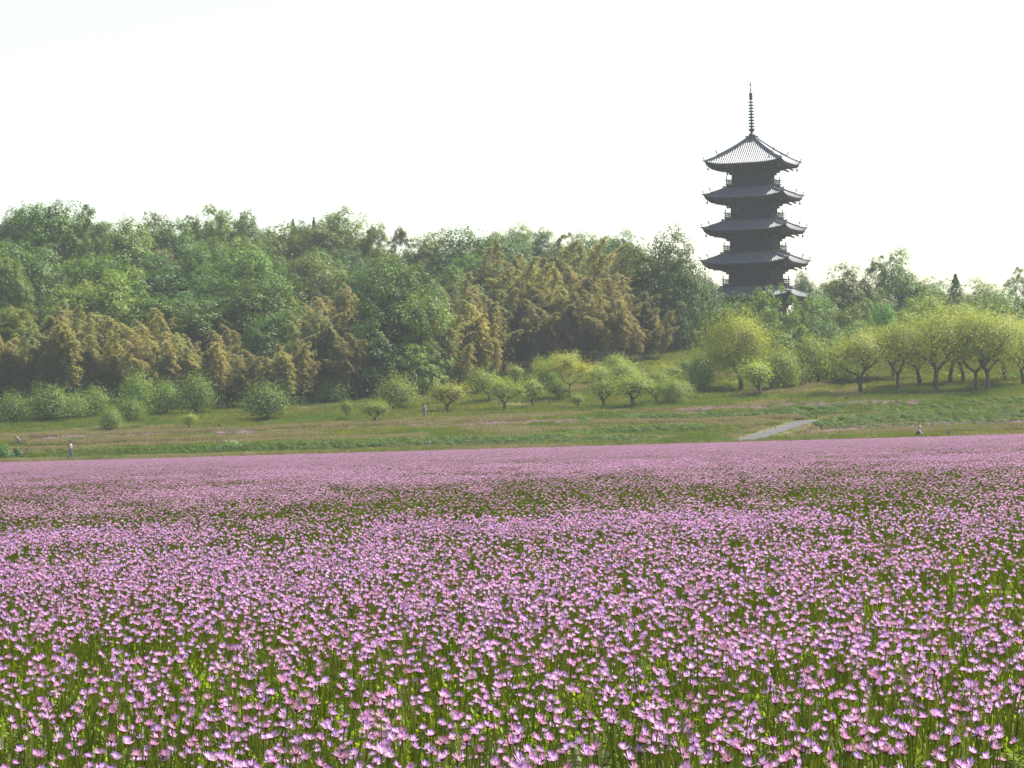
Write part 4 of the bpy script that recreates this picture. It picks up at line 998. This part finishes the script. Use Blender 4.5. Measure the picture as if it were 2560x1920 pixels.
line_of([(1560,1048), (1700,1048), (1850,1044), (1990,1036), (2100,1032)], 420, 1.5, we_, 0.5, 0.9)
line_of([(2060,1062), (2200,1052), (2400,1046), (2620,1036)], 420, 4.0, we_, 0.5, 0.9)
line_of([(2150,1035), (2300,1030), (2450,1022), (2620,1012)], 420, 4.0, we_, 0.5, 0.9)
scatter('meadow_grass_and_weeds', allv, np.concatenate(PP), np.concatenate(RR), np.concatenate(SS), np.concatenate(II), 'meadow_plants')

# ------------------------------------------------------------------ shrubs and small things along the terraces
def shrub(u, vb, w_, h_, mat, label, name='shrub', n=500, cat='shrub'):
    p = hit(u, vb); k = 1/ppm(p.y); root = empty(name, p)
    link('foliage', leafclump(n, w_*k/2, h_*k, 0.17, mat), root)
    b = MB()
    for j in range(5):
        a = rw.uniform(0, 6.28); b.tube([(0, 0, -0.05), (math.cos(a)*w_*k*0.15, math.sin(a)*w_*k*0.15, h_*k*0.4), (math.cos(a)*w_*k*0.3, math.sin(a)*w_*k*0.3, h_*k*0.75)], [0.03, 0.02, 0.008], 5)
    link('stem', b.mesh('stem', M['bark'], True), root); tag(root, label, cat); return root
M['bush'] = foliage_mat('bush leaves', (0.03, 0.10, 0.02), (0.09, 0.22, 0.05), 0.4, 0.25, False)
shrub(10, 1150, 50, 40, M['bush'], 'larger round green bush at the left edge beside the flower field', 'bush', 800)
shrub(43, 1147, 26, 28, M['bush'], 'smaller round green bush at the left edge beside the flower field', 'bush')
sh = shrub(575, 1127, 64, 24, M['weed'], 'low plant covered in tiny white flowers by the path', 'white_flowering_plant', 400, 'plant')
P = sphere_pts(160, rw)*np.array((1.0, 0.7, 0.75)); P[:, 2] = np.abs(P[:, 2])+0.15; P[:, 0] *= 1.25
link('blossoms', leaf_mesh('blossoms', P, P+np.array((0, -0.5, 0)), np.full(160, 0.055), M['white_flower'], rw, 0.9), sh)['kind'] = 'stuff'
M['postgrey'] = plain_mat('grey post', (0.22, 0.22, 0.23), 0.7, 0.3, (8, 0.2)); M['paint_white'] = plain_mat('white paint', (0.75, 0.75, 0.72), 0.5, 0.4)
M['woodpost'] = plain_mat('weathered post', (0.10, 0.08, 0.06), 0.85, 0.2, (9, 0.35)); M['strawbale'] = plain_mat('pale straw', (0.45, 0.38, 0.19), 0.95, 0.1, (14, 0.35), 0.6)
# slim stake with a white top standing in the flowers
p = px(1077, 1142, 68.0); p.z = 0; st = empty('stake', p); b = MB(); b.tube([(0, 0, -0.1), (0.0, 0, 0.5), (-0.03, 0, 0.98)], [0.018, 0.017, 0.016], 6); b.build('pole', M['postgrey'], st)
b = MB(); b.tube([(-0.03, 0, 0.981), (-0.033, 0, 1.03)], [0.035, 0.035], 6); b.build('cap', M['paint_white'], st); tag(st, 'slim grey stake with a white top standing in the flower field', 'stake')
def post(u, vb, hpx_, wpx_, mat, name, label, cat, Y=None, cap=None):
    p = hit(u, vb) if Y is None else px(u, vb, Y)
    if Y is not None: p.z = gz(p.x, p.y)
    k = 1/ppm(p.y); root = empty(name, p); h = hpx_*k; w2 = wpx_*k/2
    b = MB(); b.box(-w2, w2, -w2, w2, -0.15, h); b.build('shaft', mat, root)
    b = MB(); b.box(-w2*0.8, w2*0.8, -w2*0.8, w2*0.8, h+0.001, h+w2*0.5); b.build('top', cap or mat, root); tag(root, label, cat); return root
post(1188, 1126, 16, 4, M['postgrey'], 'marker_post', 'short grey marker post at the far edge of the flowers near the middle', 'post', 118.9)
post(2373, 1090, 15, 5, M['postgrey'], 'marker_post', 'pale grey marker post at the far flower edge on the right', 'post', 118.9)
post(2369, 1090, 13, 2.5, M['woodpost'], 'wooden_peg', 'dark wooden peg close beside the right grey marker post', 'post', 118.8)
post(2025, 1083, 11, 6, M['stone'], 'stone_marker', 'pale stone marker on the grass right of the concrete path', 'stone')
post(1819, 1101, 9, 2.2, M['woodpost'], 'wooden_peg', 'thin dark peg at the lower left corner of the concrete path', 'post', 119.2)
post(1939, 1073, 6, 1.8, M['woodpost'], 'wooden_peg', 'thin peg beside the middle of the concrete path', 'post')
post(548, 1075, 13, 5, M['woodpost'], 'tree_stump', 'cut dark tree stump in the grass left of centre', 'stump')
# bent post with a cross piece at the left
p = hit(64, 1141); k = 1/ppm(p.y); root = empty('bent_post', p); b = MB(); b.tube([(0, 0, -0.1), (0.02, 0, 0.3), (0.0, 0, 0.62)], [0.05, 0.045, 0.04], 6); b.build('shaft', M['woodpost'], root)
b = MB(); b.tube([(-0.02, 0, 0.55), (0.12, 0, 0.62), (0.26, 0, 0.66)], [0.045, 0.05, 0.04], 6); b.build('crosspiece', M['woodpost'], root); tag(root, 'short bent wooden post at left behind the green bushes', 'post')
# leaning board over a heap of brushwood
p = hit(40, 1099); q_ = hit(62, 1114); b = MB(); b.bar(p+Vector((0, 0, 0.35)), q_+Vector((0, -0.1, 0.1)), 0.22, 0.06); o = b.build('leaning_board', M['woodpost']); tag(o, 'grey board leaning down the bank at the far left', 'board')
p = hit(46, 1116); root = empty('brushwood_heap', p); b = MB()
for j in range(40):
    a = rw.uniform(0, 6.28); c = Vector((rw.normal(0, 0.35), rw.normal(0, 0.3), rw.uniform(0.02, 0.45))); d = Vector((math.cos(a), math.sin(a), rw.normal(0, 0.3)))*rw.uniform(0.2, 0.5); b.tube([c-d, c+d], [0.025, 0.012], 4)
tag(b.build('twigs', M['woodpost'], root), kind='stuff'); tag(root, 'dark heap of brushwood under the leaning board', 'brushwood')
# straw bale
p = hit(621, 1137); root = empty('straw_bale', p, 0.1); b = MB(); b.box(-0.38, 0.38, -0.2, 0.2, -0.03, 0.26); o = b.build('bale', M['strawbale'], root); m_ = o.modifiers.new('bevel', 'BEVEL'); m_.width = 0.05; m_.segments = 2
for xx in (-0.17, 0.17):
    b = MB(); b.box(xx-0.012, xx+0.012, -0.206, 0.206, -0.02, 0.267); b.build('twine', M['woodpost'], root)
tag(root, 'pale yellow straw bale lying on the grass by the flower field', 'bale')
# dark boulder on the slope
def lump(name, u, vb, w_, h_, mat, label, cat, dep=0.8):
    p = hit(u, vb); k = 1/ppm(p.y); bm = bmesh.new(); bmesh.ops.create_icosphere(bm, subdivisions=3, radius=1)
    for v in bm.verts:
        n_ = 1+0.35*(vnoise(v.co.x*1.7+u, v.co.y*1.7+v.co.z*2, 7)-0.5)+0.2*(vnoise(v.co.x*4, v.co.z*4+v.co.y, 8)-0.5); v.co *= float(n_); v.co = Vector((v.co.x*w_*k/2, v.co.y*w_*k/2*dep, v.co.z*h_*k*0.6+h_*k*0.35))
    me = bpy.data.meshes.new(name); bm.to_mesh(me); bm.free(); me.materials.append(mat); o = link(name, me); o.location = p; tag(o, label, cat); return o
M['darkrock'] = plain_mat('dark stone', (0.06, 0.055, 0.05), 0.9, 0.2, (4, 0.4), 0.5); M['litter'] = plain_mat('white plastic', (0.7, 0.72, 0.7), 0.4, 0.4); M['bluecloth'] = plain_mat('blue plastic', (0.12, 0.2, 0.3), 0.5, 0.3)
lump('boulder', 2118, 1003, 16, 12, M['darkrock'], 'dark boulder on the grass slope below the right orchard', 'boulder')
lump('plastic_sheet', 1443, 1067, 12, 4, M['litter'], 'scrap of white plastic sheet on the bank in the middle', 'litter', 0.5)
lump('plastic_bag', 1809, 1091, 8, 5, M['litter'], 'small white bag lying left of the concrete path', 'litter', 0.6)
lump('blue_bag', 50, 1158, 9, 7, M['bluecloth'], 'small blue bag at the flower edge below the left bushes', 'litter', 0.6)
# small building glimpsed behind the trees
p = px(1750, 833, 186); p.z = gz(p.x, p.y); root = empty('small_hut', p, 0.3); b = MB(); b.box(-1.6, 1.6, -1.2, 1.2, -0.5, 2.2); b.build('wall', M['plaster'], root)
b = MB(); b.add([(-1.9, -1.6, 2.1), (1.9, -1.6, 2.1), (1.9, 0, 3.1), (-1.9, 0, 3.1), (1.9, 1.6, 2.1), (-1.9, 1.6, 2.1), (-1.9, -1.6, 2.0), (1.9, -1.6, 2.0), (1.9, 1.6, 2.0), (-1.9, 1.6, 2.0)], [(0, 1, 2, 3), (3, 2, 4, 5), (6, 7, 1, 0), (9, 8, 7, 6), (8, 9, 5, 4), (7, 8, 4, 2, 1), (9, 6, 0, 3, 5)]); b.build('roof', M['tile'], root)
b = MB(); b.box(-0.4, 0.4, -1.23, -1.201, 0, 1.8); b.build('door', M['woodpost'], root); tag(root, 'small pale walled hut glimpsed between trees left of the pagoda foot', 'hut')

# ------------------------------------------------------------------ people
def person(name, loc, rz, joints, bones, mats, label, hair=None, extra=None, scale=1.0):
    """one continuous skinned figure; joints name -> (pos, radius); bones (a, b, material slot)"""
    names = list(joints); idx = {n: i for i, n in enumerate(names)}
    me = bpy.data.meshes.new(name); me.from_pydata([joints[n][0] for n in names], [(idx[a], idx[b]) for a, b, _ in bones], [])
    o = bpy.data.objects.new('tmp', me); COL.objects.link(o)
    sk = o.modifiers.new('skin', 'SKIN'); sk.use_smooth_shade = True
    for i, n in enumerate(names):
        d = me.skin_vertices[0].data[i]; r = joints[n][1]; d.radius = (r, r) if not isinstance(r, tuple) else r; d.use_root = (i == 0)
    ss = o.modifiers.new('sub', 'SUBSURF'); ss.levels = 2; ss.render_levels = 2
    dg = bpy.context.evaluated_depsgraph_get(); ev = bpy.data.meshes.new_from_object(o.evaluated_get(dg)); bpy.data.objects.remove(o)
    ev.name = name; ev.materials.clear()
    for mm in mats: ev.materials.append(mm)
    segs = [(Vector(joints[a][0]), Vector(joints[b][0]), m_) for a, b, m_ in bones]
    for pl_ in ev.polygons:
        c = pl_.center; best = None
        for A, B, m_ in segs:
            ab = B-A; t = max(0, min(1, (c-A).dot(ab)/ab.length_squared)); dd = (c-(A+ab*t)).length
            if best is None or dd < best[0]: best = (dd, m_)
        pl_.material_index = best[1]; pl_.use_smooth = True
    root = empty('person', loc, rz); root.scale = (scale,)*3; link('body', ev, root)
    if hair: link('hair', hair, root)
    if extra:
        for nm, m_ in extra: link(nm, m_, root)
    tag(root, label, 'person'); return root
SK = plain_mat('skin', (0.42, 0.26, 0.19), 0.6, 0.3); HR = plain_mat('black hair', (0.018, 0.015, 0.013), 0.6, 0.3, (30, 0.3))
C_LT = plain_mat('light shirt', (0.42, 0.39, 0.33), 0.85, 0.1); C_DK = plain_mat('dark vest', (0.055, 0.05, 0.05), 0.85, 0.1); C_JN = plain_mat('blue jeans', (0.10, 0.17, 0.25), 0.85, 0.1, (12, 0.25)); C_SH = plain_mat('dark shoes', (0.05, 0.045, 0.05), 0.7, 0.2)
C_GV = plain_mat('grey vest', (0.13, 0.135, 0.145), 0.85, 0.1); C_KH = plain_mat('khaki trousers', (0.24, 0.22, 0.17), 0.85, 0.1); C_LG = plain_mat('pale grey shirt', (0.36, 0.36, 0.36), 0.85, 0.1); C_WH = plain_mat('white sleeve', (0.45, 0.45, 0.44), 0.8, 0.1); C_HT = plain_mat('straw hat', (0.36, 0.30, 0.18), 0.85, 0.1, (20, 0.2))
def hair_cap(c, r, back=0.35):
    bm = bmesh.new(); bmesh.ops.create_uvsphere(bm, u_segments=14, v_segments=10, radius=r)
    bmesh.ops.delete(bm, geom=[v for v in bm.verts if v.co.z < -r*0.25 and v.co.x > -r*0.2 or (v.co.x > r*0.62 and v.co.z < r*0.35) or v.co.z < -r*0.65], context='VERTS')
    for v in bm.verts: v.co = Vector((v.co.x*1.08, v.co.y*0.95, v.co.z*1.12))+Vector(c)
    me = bpy.data.meshes.new('hair'); bm.to_mesh(me); bm.free(); me.materials.append(HR); return me
def hand(J, B, w, d, side, mat):
    """palm, four fingers and a thumb"""
    wp = Vector(J[w][0]); d = Vector(d).normalized(); s_ = Vector((0, side, 0)); pm = wp+d*0.08; J[w+'p'] = (tuple(pm), 0.03); B.append((w, w+'p', mat))
    for k in range(4):
        f = pm+s_*(0.03-0.02*k); J['%sf%d' % (w, k)] = (tuple(f+d*0.045), 0.010); J['%sg%d' % (w, k)] = (tuple(f+d*(0.085-0.008*abs(k-1.3))+Vector((0, 0, -0.02))), 0.008)
        B.append((w+'p', '%sf%d' % (w, k), mat)); B.append(('%sf%d' % (w, k), '%sg%d' % (w, k), mat))
    J[w+'t'] = (tuple(wp+d*0.06+s_*0.055+Vector((0, 0, 0.015))), 0.010); B.append((w, w+'t', mat))
def figure(legs, arms, lean=0.0, ph=0.92, sl=(1, 0)):
    """legs/arms: dict of joint positions; facing +X. material slots 0 skin 1 shirt 2 vest 3 trousers 4 shoes"""
    J = {'pel': ((0, 0, ph), 0.135), 'spi': ((lean*0.3, 0, ph+0.22), 0.125), 'che': ((lean*0.7, 0, ph+0.42), 0.145), 'nec': ((lean*0.95, 0, ph+0.56), 0.06), 'hed': ((lean+0.02, 0, ph+0.68), 0.098), 'top': ((lean+0.01, 0, ph+0.76), 0.075), 'nos': ((lean+0.125, 0, ph+0.66), 0.016)}
    B = [('pel', 'spi', 2), ('spi', 'che', sl[0]), ('che', 'nec', sl[0]), ('nec', 'hed', 0), ('hed', 'top', 0), ('hed', 'nos', 0)]
    for n_, (h_, k_, a_, t_) in legs.items():
        J['h'+n_] = (h_, 0.095); J['k'+n_] = (k_, 0.072); J['a'+n_] = (a_, 0.05); J['t'+n_] = (t_, 0.042)
        B += [('pel', 'h'+n_, 3), ('h'+n_, 'k'+n_, 3), ('k'+n_, 'a'+n_, 3), ('a'+n_, 't'+n_, 4)]
    for n_, (s_, e_, w_) in arms.items():
        J['s'+n_] = (s_, 0.07); J['e'+n_] = (e_, 0.05); J['w'+n_] = (w_, 0.034)
        B += [('che', 's'+n_, 1), ('s'+n_, 'e'+n_, 1), ('e'+n_, 'w'+n_, 1)]
        d = Vector(w_)-Vector(e_); hand(J, B, 'w'+n_, d, 1 if n_ == 'r' else -1, 0)
    return J, B
# walking person, facing right
J, B = figure({'l': ((0.0, 0.09, 0.86), (0.10, 0.10, 0.48), (0.17, 0.10, 0.08), (0.32, 0.10, 0.04)), 'r': ((0.0, -0.09, 0.86), (-0.05, -0.10, 0.47), (-0.32, -0.10, 0.15), (-0.24, -0.10, 0.04))},
              {'l': ((0.03, 0.19, 1.36), (0.05, 0.24, 1.10), (0.27, 0.12, 1.16)), 'r': ((0.03, -0.19, 1.36), (0.05, -0.24, 1.09), (0.28, -0.10, 1.15))}, 0.05, sl=(2, 0))
p = hit(177, 1152); person('walking_person', p, -0.15, J, B, [SK, C_LT, C_DK, C_JN, C_SH], 'dark-haired person in light shirt and blue jeans walking along the flower field', hair_cap((0.06, 0, 1.62), 0.118), scale=0.99)
# standing person seen half from behind
J, B = figure({'l': ((0.0, 0.10, 0.86), (0.02, 0.11, 0.47), (0.0, 0.12, 0.08), (0.14, 0.13, 0.04)), 'r': ((0.0, -0.10, 0.86), (0.05, -0.11, 0.47), (0.04, -0.12, 0.08), (0.18, -0.13, 0.04))},
              {'l': ((0.02, 0.20, 1.36), (0.04, 0.26, 1.10), (0.20, 0.14, 1.02)), 'r': ((0.02, -0.20, 1.36), (0.06, -0.25, 1.10), (0.22, -0.12, 1.04))}, 0.03, sl=(2, 0))
p = hit(1061, 1053); person('standing_person', p, 0.9, J, B, [SK, C_LG, C_GV, C_KH, C_SH], 'person in grey vest and khaki trousers standing on the grass slope', hair_cap((0.04, 0, 1.62), 0.118), scale=1.0)
lump('dark_bag', 1052, 1051, 5, 5, M['woodpost'], 'small dark bag in the grass beside the standing person', 'bag')
# crouching person with a straw hat
J, B = figure({'l': ((0.0, 0.10, 0.30), (0.34, 0.14, 0.46), (0.14, 0.13, 0.08), (0.29, 0.14, 0.04)), 'r': ((0.0, -0.10, 0.30), (0.34, -0.14, 0.46), (0.14, -0.13, 0.08), (0.29, -0.14, 0.04))},
              {'l': ((0.25, 0.19, 0.72), (0.36, 0.22, 0.48), (0.55, 0.12, 0.36)), 'r': ((0.25, -0.19, 0.72), (0.38, -0.22, 0.50), (0.58, -0.12, 0.34))}, 0.30, ph=0.32, sl=(2, 0))
b = MB(); b.lathe([(0.24, 1.02), (0.25, 1.03), (0.13, 1.06), (0.12, 1.13), (0.09, 1.17), (0.02, 1.18)], 16, (0.31, 0))
p = px(2292, 1091, 118.8); p.z = gz(p.x, p.y); person('crouching_person', p, -0.2, J, B, [SK, C_WH, C_GV, C_DK, C_SH], 'person in straw hat and white sleeves crouching at the right flower edge', None, [('straw_hat', b.mesh('straw_hat', C_HT, True))], 0.85)

# ------------------------------------------------------------------ grass ears rising among the nearest flowers
M['ear'] = foliage_mat('grass ear', (0.10, 0.13, 0.025), (0.22, 0.24, 0.06), 0.4, 0.2, False)
ears = []
for k in range(4):
    q = QM(); L = rw.uniform(0.06, 0.10); H0 = rw.uniform(0.20, 0.27)
    stem_q = QM(); stem_quads(stem_q, (0, 0, 0), (0.005, 0.0, H0), 0.004, 0, rw)
    for j in range(90):
        z = H0+L*(j/90); a = j*2.4; r = 0.010*math.sin(math.pi*min(1, 0.12+0.88*j/90))+0.002; d = np.array((math.cos(a), math.sin(a), 1.3)); d /= np.linalg.norm(d)
        p0 = np.array((0.005+math.cos(a)*r*0.3, math.sin(a)*r*0.3, z)); e = np.array((-math.sin(a), math.cos(a), 0))*0.0022
        q.quad([p0, p0+d*0.006+e, p0+d*0.014, p0+d*0.006-e])
    for j in range(3):
        a = rw.uniform(0, 6.28); dd = np.array((math.cos(a), math.sin(a), 0)); sd_ = np.array((-math.sin(a), math.cos(a), 0))*0.004
        pts = [dd*0.0+np.array((0, 0, 0.03+0.03*j)), dd*0.04+np.array((0, 0, 0.11+0.03*j)), dd*0.09+np.array((0, 0, 0.13+0.03*j))]
        stem_q.strip([p_-sd_*w_ for p_, w_ in zip(pts, (1, 1, 0.1))], [p_+sd_*w_ for p_, w_ in zip(pts, (1, 1, 0.1))], [(1, 1, 1)]*3, 0)
    ears.append((q.mesh('ear', [M['ear']]), stem_q.mesh('stalk', [M['ear']])))
EARS = [(1020,1640,4.6), (1045,1680,4.3), (2140,1620,4.9), (310,1790,3.6), (2130,1830,3.3), (990,1760,3.8), (1650,1830,3.3), (560,1740,4.1), (1480,1760,3.8), (2330,1760,3.8), (140,1690,4.3), (1170,1850,3.2), (2440,1860,3.2), (1560,1600,5.2), (40,1860,3.2)]
for k, (u, v, Y) in enumerate(sorted(EARS)):
    p = px(u, v, Y); o = link('grass_ear', ears[k % 4][1]); o.location = (p.x, p.y, 0); o.rotation_euler = (rw.normal(0, 0.1), rw.normal(0, 0.1), rw.uniform(0, 6.28)); s_ = rw.uniform(0.95, 1.2); o.scale = (0.9, 0.9, s_*0.92)
    link('ear', ears[k % 4][0], o); tag(o, '%s yellow-green grass ear from the left, rising among the nearest flowers' % ORD[k], 'grass', 'grass ears among the flowers')
def add_haze():
    mt = bpy.data.materials.new('morning haze'); mt.use_nodes = True
    t = mt.node_tree; t.nodes.clear()
    out = t.nodes.new('ShaderNodeOutputMaterial'); pv = t.nodes.new('ShaderNodeVolumePrincipled')
    pv.inputs['Color'].default_value = (0.90, 0.96, 1.0, 1); pv.inputs['Density'].default_value = HAZE_DENSITY
    pv.inputs['Anisotropy'].default_value = 0.2
    t.links.new(pv.outputs[0], out.inputs['Volume'])
    b = MB(); b.box(-1300, 1300, -160, 2150, -1.0, 56); o = b.build('haze', mt); tag(o, kind='stuff')
add_haze()
